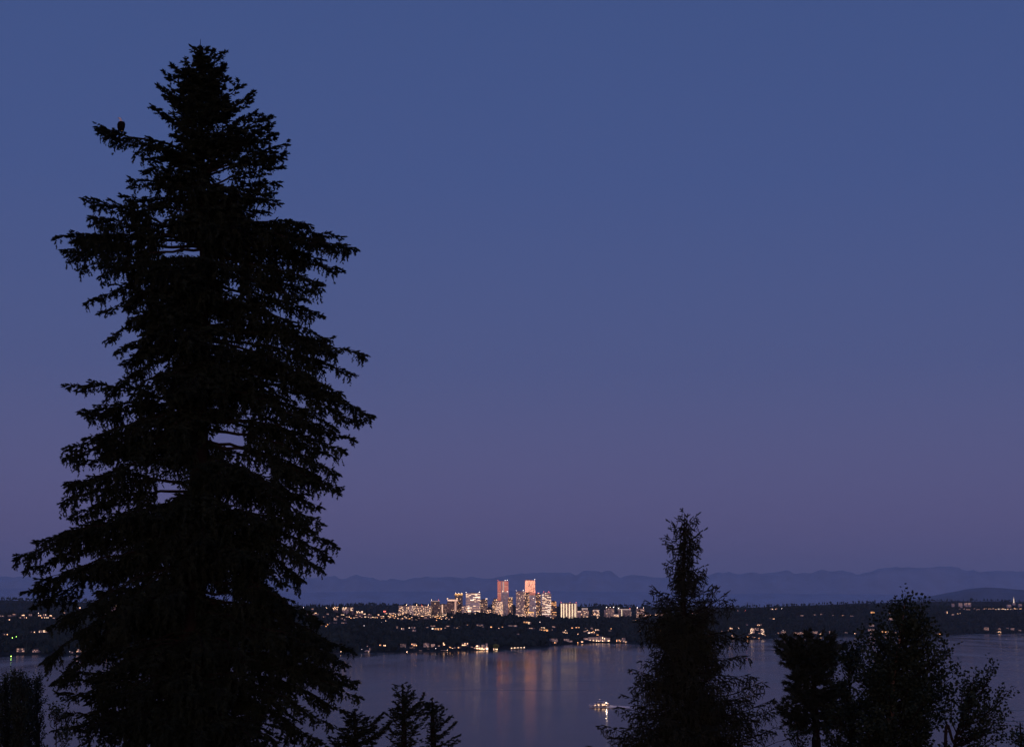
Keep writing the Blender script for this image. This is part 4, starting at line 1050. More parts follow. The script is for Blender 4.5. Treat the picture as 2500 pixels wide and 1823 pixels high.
# ------------------------------------------------------------------ motor yacht
def boat():
    c = on_lake(1465, 1725)
    s = c.y / FPX
    e = empty('motor_yacht', (c.x, c.y, 0), 'motor yacht heading left with amber-lit cabins and a bright aft deck', 'boat', rz=R(-14))
    CAB = emat('cabin_glow', (1, .62, .34), 1.7, var=.2)
    HW = pmat('boat_hull_white', (.75, .73, .72), .35); HD = pmat('boat_glass_dark', (.02, .02, .025), .15, spec=.8); TEAK = pmat('boat_deck', (.40, .28, .18), .6)
    # hull: stations from the bow (-x) to the stern (+x)
    st = [(-8.8, .05, 2.5, 1.5), (-7.6, .75, 2.35, .6), (-5.5, 1.6, 2.1, -.1), (-2.5, 2.1, 1.8, -.4), (2, 2.3, 1.55, -.45), (6.5, 2.2, 1.45, -.4), (8, 2.1, 1.4, -.3)]
    vs, fs = [], []
    for x, hw, zt, zk in st:
        vs += [(x, -hw, zt), (x, -hw * .86, zt * .35 + zk * .3), (x, 0, zk - .25), (x, hw * .86, zt * .35 + zk * .3), (x, hw, zt)]
    for i in range(len(st) - 1):
        for k in range(4):
            a = i * 5 + k; fs.append((a, a + 1, a + 6, a + 5))
        fs.append((i * 5, i * 5 + 5, i * 5 + 9, i * 5 + 4))
    n = (len(st) - 1) * 5
    fs += [(n, n + 1, n + 2, n + 3, n + 4), (4, 3, 2, 1, 0)]
    b = MB(); b.add(vs, fs); b.build('hull', HW, e)
    b = MB(); b.box(-6.0, 5.2, -2.34, -2.30, .75, 1.25); b.build('hull_stripe', HD, e)
    b = MB(); b.box(-4.6, 3.6, -1.7, 1.7, 1.85, 3.5, tx=.45, ty=.12); b.build('cabin', HW, e)
    for x in (-3.3, -1.6, .1, 1.8):
        b = MB(); b.box(x, x + 1.35, -1.76, -1.62, 2.35, 3.05, 0); b.build('cabin_window', HD if x in (-3.3, .1) else CAB, e)
    b = MB(); b.box(-5.0, 5.4, -1.95, 1.95, 3.52, 3.68); b.build('upper_deck', HW, e)
    b = MB(); b.box(-2.6, 1.4, -1.35, 1.35, 3.70, 4.35, tx=.25, ty=.1); b.build('wheelhouse', HD, e)
    b = MB(); b.box(-2.2, 3.4, -1.5, 1.5, 5.25, 5.38); b.build('hardtop', HW, e)
    for x in (-1.8, 3.0):
        for y in (-1.3, 1.3):
            b = MB(); b.tube([(x, y, 3.68), (x, y, 5.25)], [.07, .07], 5); b.build('roof_post', HW, e)
    b = MB(); b.tube([(-.5, 0, 5.38), (-.2, 0, 7.6)], [.10, .05], 5); b.build('mast', HD, e)
    b = MB(); b.ball((-.2, 0, 7.8), .12); b.build('masthead_light', LAMP_W, e)
    b = MB(); b.ball((5.0, -.8, 4.6), .26); b.build('deck_floodlight', LAMP_W, e)
    b = MB(); b.tube([(5.0, -.8, 3.68), (5.0, -.8, 4.4)], [.06, .06], 5); b.build('floodlight_post', HW, e)
    b = MB(); b.box(3.8, 7.7, -2.0, 2.0, 1.56, 1.62); b.build('aft_deck', TEAK, e)
    b = MB(); b.box(3.8, 3.9, -1.5, 1.5, 1.7, 3.3); b.build('saloon_door', CAB, e)
    b = MB(); b.box(6.4, 7.2, -1.6, 1.6, 1.63, 2.35); b.build('aft_seat', TEAK, e)
    b = MB(); b.box(4.0, 6.6, -.5, .5, 3.43, 3.50); b.build('deck_ceiling_light', emat('deck_light', (1, .62, .34), 7, var=0), e)
    for y in (-2.05,):
        for x in (-3.5, -.5, 2.5, 5.5):
            b = MB(); b.ball((x, y - .2, 1.75), .13); b.build('side_light', LAMP, e)
    b = MB(); b.tube([(-8.4, 0, 3.1), (-5, -1.5, 2.9), (-4.4, -1.75, 2.8)], [.04] * 3, 4); b.tube([(-8.4, 0, 3.1), (-5, 1.5, 2.9), (-4.4, 1.75, 2.8)], [.04] * 3, 4)
    b.tube([(-8.4, 0, 2.4), (-8.4, 0, 3.1)], [.04] * 2, 4); b.build('bow_rail', HW, e)
    ld = bpy.data.lights.new('deck_flood', 'POINT'); ld.energy = 900; ld.color = (1, .78, .58); ld.shadow_soft_size = .26
    lo = bpy.data.objects.new('deck_flood', ld); link(lo, e); lo.location = (5.35, -.8, 4.75)
    e.scale = (1.14, 1.0, .88)
    # foam thrown up by the hull and the wake behind it
    FO = pmat('foam', (.85, .85, .85), .7, var=.15, scale=1.5, bump=.5)
    rr = random.Random(5); b = MB()
    def lump(x, y, l, w_, h_):
        n_ = 7; vs = [(x, y, h_)]
        for q in range(n_):
            a = 2 * math.pi * q / n_; j = rr.uniform(.7, 1.3)
            vs.append((x + math.cos(a) * l * j, y + math.sin(a) * w_ * j, .015))
        b.add(vs, [(0, 1 + q, 1 + (q + 1) % n_) for q in range(n_)])
    for i in range(70):
        t_ = rr.random(); lump(-8.2 + 16 * t_, -(.8 + 2.0 * min(1, t_ * 2.5)) - rr.random() * .6, rr.uniform(.4, .9), .35, rr.uniform(.1, .45) * (1.2 - .6 * t_))
        lump(-8.2 + 16 * t_, (.8 + 2.0 * min(1, t_ * 2.5)) + rr.random() * .6, rr.uniform(.4, .9), .35, rr.uniform(.1, .45))
    for i in range(620):
        t_ = rr.random() ** 1.6; x = 8 + t_ * 24
        lump(x, rr.gauss(0, 1.1 + t_ * .5), rr.uniform(.5, 1.4), rr.uniform(.3, .7), rr.uniform(.3, 1.7) * (1 - t_) ** .8 + .12)
    fo = b.build('wake_foam', FO)
    fo.location = e.location; fo.rotation_euler = e.rotation_euler; fo.scale = (1.14, 1, 1)
    tag(fo, kind='stuff')
boat()

# ------------------------------------------------------------------ foliage tools
def shoots_to_template(sh):
    """each shoot: start, direction, length, radius -> two crossed blades"""
    V, F = [], []
    for (o, d, l, r_) in sh:
        o = Vector(o); d = Vector(d).normalized(); u = d.orthogonal().normalized(); w = d.cross(u); k = len(V)
        for q in range(4):
            a = 1.571 * q + .5; V.append(o + (u * math.cos(a) + w * math.sin(a)) * r_ * 1.08)
        V.append(o + d * l)
        F += [(k, k + 2, k + 4), (k + 1, k + 3, k + 4)]
    return np.array([tuple(v) for v in V], np.float32), np.array(F, np.int32)

def fir_templates(n, seed, pairs=4, fat=.033, ln=.19, length=.45):
    rr = random.Random(seed); out = []
    for _ in range(n):
        sh = [((0, 0, 0), (1, 0, 0), length * 1.05, fat * .9)]
        for i in range(pairs):
            x = length * (.06 + .8 * i / pairs)
            for s in (-1, 1):
                if rr.random() < .12: continue
                a = R(rr.uniform(38, 66)); l = ln * (1.15 - .6 * i / pairs) * rr.uniform(.75, 1.25)
                sh.append(((x, 0, 0), (math.cos(a), s * math.sin(a), rr.uniform(-.35, .25)), l, fat * rr.uniform(.8, 1.15)))
        out.append(shoots_to_template(sh))
    return out

def hang_templates(n, seed, length=.6, fat=.022, side=7):
    """a drooping frond: thin spikes fanned along one hanging axis"""
    rr = random.Random(seed); out = []
    for _ in range(n):
        sh = [((0, 0, 0), (1, 0, 0), length, fat)]
        for i in range(side):
            x = length * (.02 + .8 * i / side); s = 1 if i % 2 else -1
            sh.append(((x, 0, 0), (1, s * rr.uniform(.35, 1.1), rr.uniform(-.5, .5)), length * rr.uniform(.18, .42), fat * rr.uniform(.7, 1.2)))
        out.append(shoots_to_template(sh))
    return out

def brush_templates(n, seed, length=.30, fat=.02):
    rr = random.Random(seed); out = []
    for _ in range(n):
        sh = [((0, 0, 0), (1, rr.uniform(-.2, .2), rr.uniform(-.2, .2)), length, fat)]
        for i in range(8):
            a = i * 2.4; sp = rr.uniform(.35, .95)
            sh.append(((length * .15 * rr.random(), 0, 0), (1, sp * math.cos(a), sp * math.sin(a)), length * rr.uniform(.5, .85), fat))
        out.append(shoots_to_template(sh))
    return out

def leaf_templates(n, seed, per=5, size=.10, twig=.28, droop=.4):
    """a short twig end with several broad leaves, each a folded rhombus"""
    rr = random.Random(seed); out = []
    for _ in range(n):
        V, F = [], []
        for i in range(per):
            o = Vector((twig * (i + .3) / per, 0, 0)); s = 1 if i % 2 else -1
            d = Vector((rr.uniform(.1, .9), s * rr.uniform(.4, 1), rr.uniform(-droop - .5, .5))).normalized()
            side = d.cross(Vector((rr.uniform(-1, 1), rr.uniform(-1, 1), rr.uniform(-1, 1))).normalized()).normalized()
            st_ = o + d * size * .35; l = size * rr.uniform(.8, 1.25); k = len(V)
            V += [tuple(st_), tuple(st_ + d * l * .42 + side * l * .36), tuple(st_ + d * l), tuple(st_ + d * l * .42 - side * l * .36)]
            F += [(k, k + 1, k + 2), (k, k + 2, k + 3)]
        out.append((np.array(V, np.float32), np.array(F, np.int32)))
    return out

class Sprays:
    def __init__(s, temps): s.t = temps; s.o, s.d, s.n, s.s = [], [], [], []
    def add(s, o, d, nrm, sc_): s.o.append(tuple(o)); s.d.append(tuple(d)); s.n.append(tuple(nrm)); s.s.append(sc_)
    def mesh(s, name, mat, seed=0):
        if not s.o: return None
        r = np.random.default_rng(seed + len(s.o))
        O = np.array(s.o); D = np.array(s.d); N = np.array(s.n); S = np.array(s.s)
        D /= np.linalg.norm(D, axis=1)[:, None] + 1e-9
        N = N - D * (N * D).sum(1)[:, None]; ln = np.linalg.norm(N, axis=1)
        bad = ln < 1e-3; N[bad] = np.cross(D[bad], (.3, .9, .2)); N /= np.linalg.norm(N, axis=1)[:, None] + 1e-9
        Bn = np.cross(N, D)
        pick = r.integers(0, len(s.t), len(O)); V, F, base = [], [], 0
        for k, (tv, tf) in enumerate(s.t):
            m = pick == k
            if not m.any(): continue
            o, d, n_, b_, sc_ = O[m], D[m], N[m], Bn[m], S[m]
            P = o[:, None, :] + sc_[:, None, None] * (tv[None, :, 0:1] * d[:, None, :] + tv[None, :, 1:2] * b_[:, None, :] + tv[None, :, 2:3] * n_[:, None, :])
            F.append((base + np.arange(len(o))[:, None, None] * len(tv) + tf[None]).reshape(-1, 3)); V.append(P.reshape(-1, 3)); base += P.shape[0] * P.shape[1]
        return mesh_np(name, np.concatenate(V), np.concatenate(F), mat)

def curve_pts(ctrl, n):
    """Catmull-Rom through the control points"""
    c = [Vector(p) for p in ctrl]
    if len(c) == 2: return [c[0].lerp(c[1], i / n) for i in range(n + 1)]
    c = [c[0] * 2 - c[1]] + c + [c[-1] * 2 - c[-2]]; out = []; segs = len(c) - 3
    for i in range(n + 1):
        t_ = i / n * segs; k = min(int(t_), segs - 1); t_ -= k
        p0, p1, p2, p3 = c[k:k + 4]
        out.append(.5 * ((2 * p1) + (p2 - p0) * t_ + (2 * p0 - 5 * p1 + 4 * p2 - p3) * t_ ** 2 + (3 * p1 - p0 - 3 * p2 + p3) * t_ ** 3))
    return out
UP = Vector((0, 0, 1))

# ------------------------------------------------------------------ conifer limb
def conifer_limb(tree, ctrl, rr, temps, mat, root_r, dens=1.0, sec=.34, droop=.5, hang=.25, start=.12, spray=1.0, htemps=None, name='branch', step=.27, secmax=2.4, origin=Vector((0, 0, 0)), wood=None, sway=.06, fine=.17, gaps=0, upper=0):
    L = sum((Vector(ctrl[i + 1]) - Vector(ctrl[i])).length for i in range(len(ctrl) - 1))
    n = max(4, int(L / .5)); P = curve_pts(ctrl, n)
    for i in range(1, n):
        P[i] = P[i] + Vector((rr.uniform(-1, 1), rr.uniform(-1, 1), rr.uniform(-1, 1))) * sway
    b = MB(); b.tube(P, [max(.012, root_r * (1 - i / n) ** .8) for i in range(n + 1)], 5, cap=False)
    sp = Sprays(temps); hp = Sprays(htemps or temps)
    s = start * L; side = 1
    while s < L:
        f = s / L * n; k = min(int(f), n - 1); p = P[k].lerp(P[k + 1], f - k); d = (P[k + 1] - P[k]).normalized()
        lat = d.cross(UP)
        if lat.length < .2: lat = Vector((rr.uniform(-1, 1), rr.uniform(-1, 1), 0))
        lat.normalize()
        side = -side
        rem = L - s
        l = min(secmax, sec * rem + .28) * rr.uniform(.65, 1.2)
        if rr.random() < .12 * (1 - s / L) or (gaps and noise.noise(p * .55) < gaps): s += step * .7; continue
        dir_ = (d * rr.uniform(.45, .95) + lat * side * rr.uniform(.5, 1.0) - UP * droop * rr.uniform(.2, 1.2)).normalized()
        q = p.copy(); m = max(1, int(l / fine)); pts = [q.copy()]
        for j in range(m):
            dir_ = (dir_ - UP * droop * .06 * (1 if j < m * .7 else -1.4) + Vector((rr.uniform(-1, 1), rr.uniform(-1, 1), rr.uniform(-1, 1))) * .09).normalized()
            q = q + dir_ * (l / m); pts.append(q.copy())
            ls = dir_.cross(UP); ls = ls.normalized() if ls.length > .1 else lat
            if rr.random() < dens:
                sgn = 1 if j % 2 else -1
                dd = dir_ * .75 + ls * sgn * rr.uniform(.3, .9) - UP * rr.uniform(-.15, .5)
                sp.add(q, dd, UP + Vector((rr.uniform(-.6, .6), rr.uniform(-.6, .6), 0)), spray * rr.uniform(.65, 1.1))
            if rr.random() < hang * (1 if s < L * .72 else .25 if hang < .5 else .8):
                hp.add(q, -UP + Vector((rr.uniform(-.35, .35), rr.uniform(-.35, .35), 0)), Vector((rr.uniform(-1, 1), rr.uniform(-1, 1), 0)), spray * rr.uniform(.5, 1.5))
        sp.add(q, dir_, UP, spray * rr.uniform(.8, 1.1))
        if len(pts) > 2: b.tube([pts[0], pts[len(pts) // 2], pts[-1]], [.018, .013, .006], 3, cap=False)
        s += step * rr.uniform(.7, 1.3)
        if rr.random() < upper:
            sp.add(p, d * rr.uniform(.3, 1) + lat * rr.uniform(-.6, .6) + UP * rr.uniform(.3, .9), UP + lat * .5, spray * rr.uniform(.45, .8))
        if rr.random() < dens * .6:
            sp.add(p, (d + lat * side * .5 - UP * rr.uniform(-.2, .6)), UP, spray)
    # the limb's own end
    sp.add(P[-1] - d * .25 * spray, d, UP, spray * 1.1)
    br = b.build(name, wood or M['twig'], tree)
    br.location = -origin
    me = sp.mesh('foliage', mat)
    fo = link(bpy.data.objects.new('foliage', me), br)
    if hp.o:
        me2 = hp.mesh('hanging_foliage', mat); link(bpy.data.objects.new('hanging_foliage', me2), br)
    return br

def draped(P, L, rr, temps, step=.30, sec=.30, secmax=1.3, strand=.6, sgap=.30, drop=.3, spray=1.0, start=.08, fine=.17, upper=.5, gaps=0, sub=.14, lo=.3):
    """foliage of one limb: side twigs with curtains hanging from them, in clumps"""
    n = len(P) - 1; sp = Sprays(temps); b = MB(); s = start * L; ph = rr.uniform(0, 99)
    while s < L:
        f = s / L; x = f * n; k = min(int(x), n - 1); p = P[k].lerp(P[k + 1], x - k); d = (P[k + 1] - P[k]).normalized()
        lat = d.cross(UP); lat = lat.normalized() if lat.length > .15 else Vector((1, 0, 0))
        cl = min(1.6, max(lo, .88 + 2.2 * noise.noise(Vector((ph + s * .8, 0, 0)))))
        if gaps and noise.noise(p * .5) < gaps: s += step * .8; continue
        for side in (-1, 1):
            l = (min(secmax, sec * (L - s) + .22)) * cl * rr.uniform(.6, 1.15)
            dr = (d * rr.uniform(.5, 1.0) + lat * side * rr.uniform(.45, .95) - UP * drop * rr.uniform(0, 1.3)).normalized()
            q = p.copy(); m = max(1, int(round(l / fine))); acc = rr.uniform(0, sgap); q0 = q.copy()
            for j in range(m):
                dr = (dr + Vector((rr.uniform(-1, 1), rr.uniform(-1, 1), rr.uniform(-1, .8))) * .12).normalized(); q = q + dr * (l / m); acc += l / m
                ls = dr.cross(UP).normalized() if dr.cross(UP).length > .1 else lat
                sp.add(q, dr * .8 + ls * (1 if j % 2 else -1) * rr.uniform(.2, .9) - UP * rr.uniform(-.4, .5), UP + lat * rr.uniform(-.8, .8), spray * rr.uniform(.65, 1.1))
                if strand > 0 and acc > sgap:
                    acc = rr.uniform(-.1, .1) * sgap; sl = strand * cl * rr.uniform(.3, 1.25) * (1 - .55 * f ** 3); t_ = q.copy(); dn = Vector((rr.uniform(-.2, .2), rr.uniform(-.2, .2), -1)); z = 0
                    while z < sl:
                        z += sub; dn = (dn + Vector((rr.uniform(-1, 1), rr.uniform(-1, 1), -.3)) * .16).normalized(); t_ = t_ + dn * sub
                        sp.add(t_, dn + Vector((rr.uniform(-1, 1), rr.uniform(-1, 1), 0)) * .75, Vector((rr.uniform(-1, 1), rr.uniform(-1, 1), .1)), spray * rr.uniform(.55, .95) * (1.1 - .4 * z / (sl + .01)))
            sp.add(q, dr, UP, spray * rr.uniform(.7, 1.0))
            if l > .35: b.tube([q0, q], [.012, .005], 3, cap=False)
        if rr.random() < upper: sp.add(p, d * rr.uniform(.3, 1) + lat * rr.uniform(-.6, .6) + UP * rr.uniform(.2, .8), UP + lat * .5, spray * rr.uniform(.5, .85))
        s += step * rr.uniform(.75, 1.25)
    for a_ in (-.5, 0, .5): sp.add(P[-1] - d * .22 * spray, d + lat * a_, UP, spray * (1.0 - abs(a_) * .5))
    return b, sp

def draped_limb(tree, ctrl, rr, temps, mat, root_r, origin, sway=.08, name='branch', **kw):
    L = sum((Vector(ctrl[i + 1]) - Vector(ctrl[i])).length for i in range(len(ctrl) - 1)); n = max(4, int(L / .5)); P = curve_pts(ctrl, n)
    for i in range(1, n): P[i] = P[i] + Vector((rr.uniform(-1, 1), rr.uniform(-1, 1), rr.uniform(-1, 1))) * sway
    b, sp = draped(P, L, rr, temps, **kw)
    b.tube(P, [max(.010, root_r * (1 - i / n) ** .8) for i in range(n + 1)], 5, cap=False)
    br = b.build(name, M['twig'], tree); br.location = -origin
    link(bpy.data.objects.new('foliage', sp.mesh('foliage', mat)), br)
    return br

_protos = {}
def proto_limb(key, L, variant, rr, temps, mat, rise, sag, root_k, fan=3, **kw):
    k = (key, L, variant)
    if k not in _protos:
        b = MB(); sp = Sprays(temps)
        for a_, kk, st_ in ((0, 1.0, 0), (.42, .82, .05), (-.45, .78, .08), (.2, .6, .0), (-.24, .62, .0))[:fan]:
            c0 = Vector((L * st_, 0, 0)); e_ = Vector((math.cos(a_), math.sin(a_), 0)); Lk = L * kk; tl = rr.uniform(-.16, .16) if a_ else 0
            P = curve_pts([c0, c0 + e_ * (Lk * .5) + UP * (Lk * ((rise + tl) * .5 - sag)), c0 + e_ * Lk + UP * (Lk * (rise + tl))], max(4, int(L / .5)))
            for i in range(1, len(P)): P[i] = P[i] + Vector((0, rr.uniform(-1, 1), rr.uniform(-1, 1))) * .09
            b2, s2 = draped(P, Lk, rr, temps, **kw); n = len(P) - 1
            b2.tube(P, [max(.010, (.02 + root_k * Lk) * (1 - i / n) ** .8) for i in range(n + 1)], 5, cap=False)
            b.add(b2.v, b2.f); sp.o += s2.o; sp.d += s2.d; sp.n += s2.n; sp.s += s2.s
        me = bpy.data.meshes.new('branch'); me.from_pydata(b.v, [], b.f); me.materials.append(M['twig']); me.update()
        _protos[k] = (me, sp.mesh('foliage', mat))
    return _protos[k]

def place_proto(tree, pr, p, az, tilt, sc_, origin, name='branch'):
    br = link(bpy.data.objects.new(name, pr[0]), tree); br.location = p - origin; br.rotation_euler = (0, tilt, az); br.scale = (sc_, sc_, sc_)
    link(bpy.data.objects.new('foliage', pr[1]), br)

def trunk_mesh(tree, pts, rad, mat, n=14, origin=Vector((0, 0, 0)), rough=.06, name='trunk'):
    rr = random.Random(11); b = MB(); P = curve_pts(pts, 40); k = len(P)
    RR = [rad(p.z) if callable(rad) else np.interp(i / (k - 1), np.linspace(0, 1, len(rad)), rad) for i, p in enumerate(P)]
    b.tube(P, RR, n)
    b.v = [tuple(Vector(v) + Vector((noise.noise(Vector(v) * 2.1), noise.noise(Vector(v) * 2.3 + UP * 9), 0)) * rough) for v in b.v]
    o = b.build(name, mat, tree, smooth=True); o.location = -origin
    return o

# ------------------------------------------------------------------ the great fir
FD = 75.0
fir_base = at(478, 1900, FD); gx, gy = fir_base.x, FD
gz = near_ground(gx, gy)
F_O = Vector((gx, gy, gz))
fir = empty('douglas_fir', F_O, 'huge black fir silhouetted against the sky, filling the left third of the view', 'tree')
AX = [(489, 118), (492, 300), (497, 640), (490, 900), (484, 1200), (470, 1500), (464, 1780), (462, 1900)]
def fir_axis(py): return float(np.interp(py, [a[1] for a in AX], [a[0] for a in AX]))
tr_pts = [Vector((gx, gy, gz - .5))] + [at(x, y, FD) for x, y in reversed(AX)]
trunk_mesh(fir, tr_pts, lambda z: max(.03, .0205 * (tr_pts[-1].z - z)) if z > at(0, 1823, FD).z - 3 else .80, M['bark'], origin=F_O)
FT = fir_templates(12, 21, pairs=3, fat=.043, ln=.18, length=.34)
rr = random.Random(31)
# (tip x, tip y, root y, depth offset of the tip in m, size)
tips = [ # left side
 (477, 118, 150, .2), (451, 151, 205, -.3), (430, 168, 235, .4), (413, 190, 262, -.5), (385, 211, 300, .5), (398, 235, 320, -.7), (375, 264, 335, -.3), (400, 285, 350, .8),
 (368, 391, 400, .6), (366, 412, 425, -.8), (356, 421, 455, 1.0), (319, 436, 480, -.8), (305, 482, 500, 1.2), (300, 505, 520, -1.2),
 (213, 484, 590, .8), (216, 527, 600, -.9), (134, 578, 585, -.4), (156, 611, 600, 1.2), (197, 655, 610, -1.4), (176, 590, 590, 2.0), (254, 667, 640, .6), (216, 735, 665, .4), (246, 762, 690, -1.0), (262, 830, 700, .3), (282, 858, 780, -1.5),
 (345, 800, 720, -.6), (295, 892, 810, 1.0), (287, 934, 850, -1.5), (160, 937, 1010, .7), (199, 1000, 1000, -.8), (224, 1016, 985, 1.3), (212, 1069, 1010, -1.0), (164, 1091, 1060, .6), (164, 1114, 1075, -1.1), (199, 1132, 1090, 1.6),
 (184, 1185, 1120, -1.4), (158, 1180, 1190, .5), (157, 1222, 1180, -1.2), (168, 1265, 1200, .9), (134, 1311, 1290, -1.2), (86, 1322, 1305, .8), (36, 1355, 1330, -.4), (63, 1391, 1330, 1.1), (50, 1446, 1370, -.9), (82, 1481, 1390, 1.4), (95, 1420, 1350, -1.9), (160, 1298, 1270, 1.7),
 (126, 1527, 1420, .3), (111, 1607, 1430, -.5), (126, 1668, 1440, .2), (158, 1660, 1460, -.4), (205, 1607, 1500, .8), (252, 1650, 1530, -1.0), (290, 1640, 1540, 1.0),
 (168, 1641, 1735, .5), (192, 1656, 1730, -1.2), (145, 1691, 1760, -.4), (159, 1745, 1790, .9), (210, 1700, 1750, 1.3), (140, 1780, 1800, -1.4), (250, 1690, 1720, -1.8),
 # right side
 (508, 118, 148, -.2), (518, 126, 160, .3), (539, 138, 190, -.2), (547, 168, 205, .4), (554, 196, 235, -.5), (540, 222, 255, .5), (584, 206, 300, -.4), (614, 230, 320, .6), (608, 249, 330, -.8), (626, 274, 350, .5), (661, 286, 375, -.5),
 (658, 306, 385, .9), (675, 327, 400, -.8), (702, 352, 420, .3), (698, 372, 430, -1.2), (686, 384, 435, 1.2), (690, 408, 455, -.5), (675, 447, 470, .8), (675, 491, 490, -.8), (654, 520, 505, 1.1), (664, 470, 480, -1.6),
 (750, 548, 540, -1.0), (831, 578, 540, .8), (870, 606, 550, -.3), (781, 632, 570, 1.5), (800, 600, 560, -1.6), (839, 660, 600, .5), (783, 690, 620, -1.1), (768, 713, 640, 1.4), (753, 731, 660, -1.5), (794, 773, 690, .4), (800, 829, 720, -.5), (798, 851, 760, 1.1),
 (891, 866, 800, -.4), (854, 908, 820, .9), (801, 943, 830, -1.4), (831, 960, 850, 1.2), (846, 979, 870, -1.0), (906, 1013, 880, .3), (873, 1028, 900, -.8), (818, 1043, 930, 1.4), (794, 1054, 940, -1.6), (858, 1071, 1030, .4), (835, 1095, 1030, -.9), (813, 1114, 1030, 1.1), (820, 1151, 1050, -1.2),
 (830, 1193, 1070, .5), (822, 1200, 1080, -.6), (786, 1238, 1160, .9), (784, 1276, 1170, -1.2), (767, 1297, 1190, 1.4), (820, 1328, 1250, -.4), (811, 1364, 1260, .8), (784, 1389, 1270, -1.2), (742, 1416, 1290, .3), (700, 1427, 1320, -1.0), (690, 1462, 1340, 1.2), (713, 1485, 1380, -.9),
 (778, 1515, 1450, 1.3), (797, 1561, 1470, -1.2), (857, 1588, 1530, .4), (849, 1624, 1540, -.8), (874, 1664, 1600, .5), (874, 1699, 1610, -.7), (868, 1680, 1610, 1.5), (843, 1737, 1640, 1.0), (809, 1770, 1660, -1.1), (792, 1815, 1690, .8), (820, 1600, 1540, -2.0), (760, 1500, 1420, -1.9)]
def fir_limb(tx, ty, ry, dz, kind='edge', **kw):
    ry = ry + rr.uniform(-6, 6)
    root = at(fir_axis(ry), ry, FD)
    tip = at(tx, ty, FD + dz)
    L = (tip - root).length
    up = min(1, max(0, (ry - 420) / 900))
    mid_ = root.lerp(tip, .52) + UP * (L * (.02 + .07 * up)) + Vector((0, rr.uniform(-.2, .2), 0))
    low = min(1, max(0, (ry - 330) / 260))
    o = dict(step=.26, sec=.31, secmax=.70 + .40 * low, strand=(.10 + .52 * low) * rr.uniform(.6, 1.4), sgap=.30, drop=-.1 + .5 * low, spray=1.06, start=.30)
    o.update(kw)
    return draped_limb(fir, [root, mid_, tip], rr, FT, M['needle'], .03 + .009 * L, F_O, **o)
for tx, ty, ry, dz in tips:
    fir_limb(tx, ty, ry, dz)
# the eagle's branch
EB = [at(491, 392, FD), at(405, 350, FD - .7), at(296, 329, FD - 1.2), at(245, 306, FD - 1.3)]
draped_limb(fir, EB, rr, FT, M['needle'], .09, F_O, sway=.03, step=.13, sec=.26, secmax=.6, strand=.34, sgap=.22, drop=.75, spray=1.0, start=.02, upper=.0, lo=.55)
draped_limb(fir, [at(400, 352, FD), at(372, 362, FD - .6), at(330, 376, FD - .8)], rr, FT, M['needle'], .05, F_O, step=.25, strand=.35, start=0)
# inner limbs all round, reaching to the body of the crown
BL = [(118, 12), (150, 26), (200, 62), (260, 95), (300, 92), (340, 98), (380, 118), (430, 140), (500, 185), (560, 235), (620, 260), (700, 225), (780, 205), (850, 200), (920, 195), (980, 215), (1050, 250), (1120, 278), (1200, 290), (1290, 300),
      (1350, 372), (1450, 390), (1520, 345), (1580, 280), (1640, 215), (1700, 265), (1760, 300), (1823, 320), (1900, 330)]
BR = [(118, 12), (150, 38), (200, 62), (250, 88), (300, 130), (350, 172), (400, 180), (450, 172), (520, 155), (560, 230), (620, 270), (700, 262), (760, 268), (850, 300), (920, 320), (1000, 325), (1060, 320), (1150, 325), (1230, 290),
      (1300, 290), (1350, 295), (1410, 225), (1480, 232), (1540, 300), (1620, 345), (1700, 370), (1760, 330), (1823, 310), (1900, 300)]
y = 134.0; az = 0.0
while y < 1860:
    az += 2.399
    rl = float(np.interp(y, *zip(*BL))); rrg = float(np.interp(y, *zip(*BR)))
    ca, sa = math.cos(az), math.sin(az)
    R0 = math.hypot(ca * (rrg if ca > 0 else rl), sa * (rrg + rl) / 2) / FPX * FD * .93
    L = R0 * (rr.uniform(.45, .85) if rr.random() < .4 else rr.uniform(.78, .97)); low = min(1, max(0, (y - 330) / 260)); up = min(1, max(0, (y - 420) / 900))
    P0 = at(fir_axis(y), y, FD)
    midp = P0 + Vector((ca, sa, 0)) * L * .6
    if y < 300 or noise.noise(midp * .42 + Vector((3, 0, 0))) > (-.04 if 560 < y < 1320 else -.20) or L > R0 * .9 and rr.random() < .12:
        Ls = min((.9, 1.9, 3.4, 5.0, 7.0), key=lambda v: abs(v - L))
        st = 0 if low < .35 else 1 if up < .5 else 2
        pr = proto_limb(('fir', st), Ls, rr.randrange(2), rr, FT, M['needle'], (.38, -.04, -.22)[st], (.04, -.03, -.06)[st], .009, fan=3 if Ls < 3 else 4, step=.30 + .03 * Ls, sec=.28, secmax=(.7, 1.0, 1.15)[st], strand=(.15, .62, .85)[st], sgap=.38, drop=(0, .35, .5)[st], spray=1.12, start=.05, sub=.17, fine=.2)
        place_proto(fir, pr, P0, az, rr.uniform(-.22, .22), L / Ls, F_O)
    y += (4.9 + 3.6 * min(1, y / 800)) * rr.uniform(.7, 1.3)
# leader
b = MB(); b.tube([at(489, 122, FD) , at(489.5, 96, FD)], [.03, .012], 4); o = b.build('leader_shoot', M['twig'], fir); o.location = -F_O
sp = Sprays(FT)
for yy in range(116, 175, 3):
    for k in range(4):
        sp.add(at(489 + rr.uniform(-3, 3), yy, FD), (rr.uniform(-1, 1), rr.uniform(-1, 1), rr.uniform(0, 1.0)), UP, rr.uniform(.6, 1.0) * (.7 + (yy - 116) / 90))
o = link(bpy.data.objects.new('top_foliage', sp.mesh('top_foliage', M['needle'])), fir); o.location = -F_O

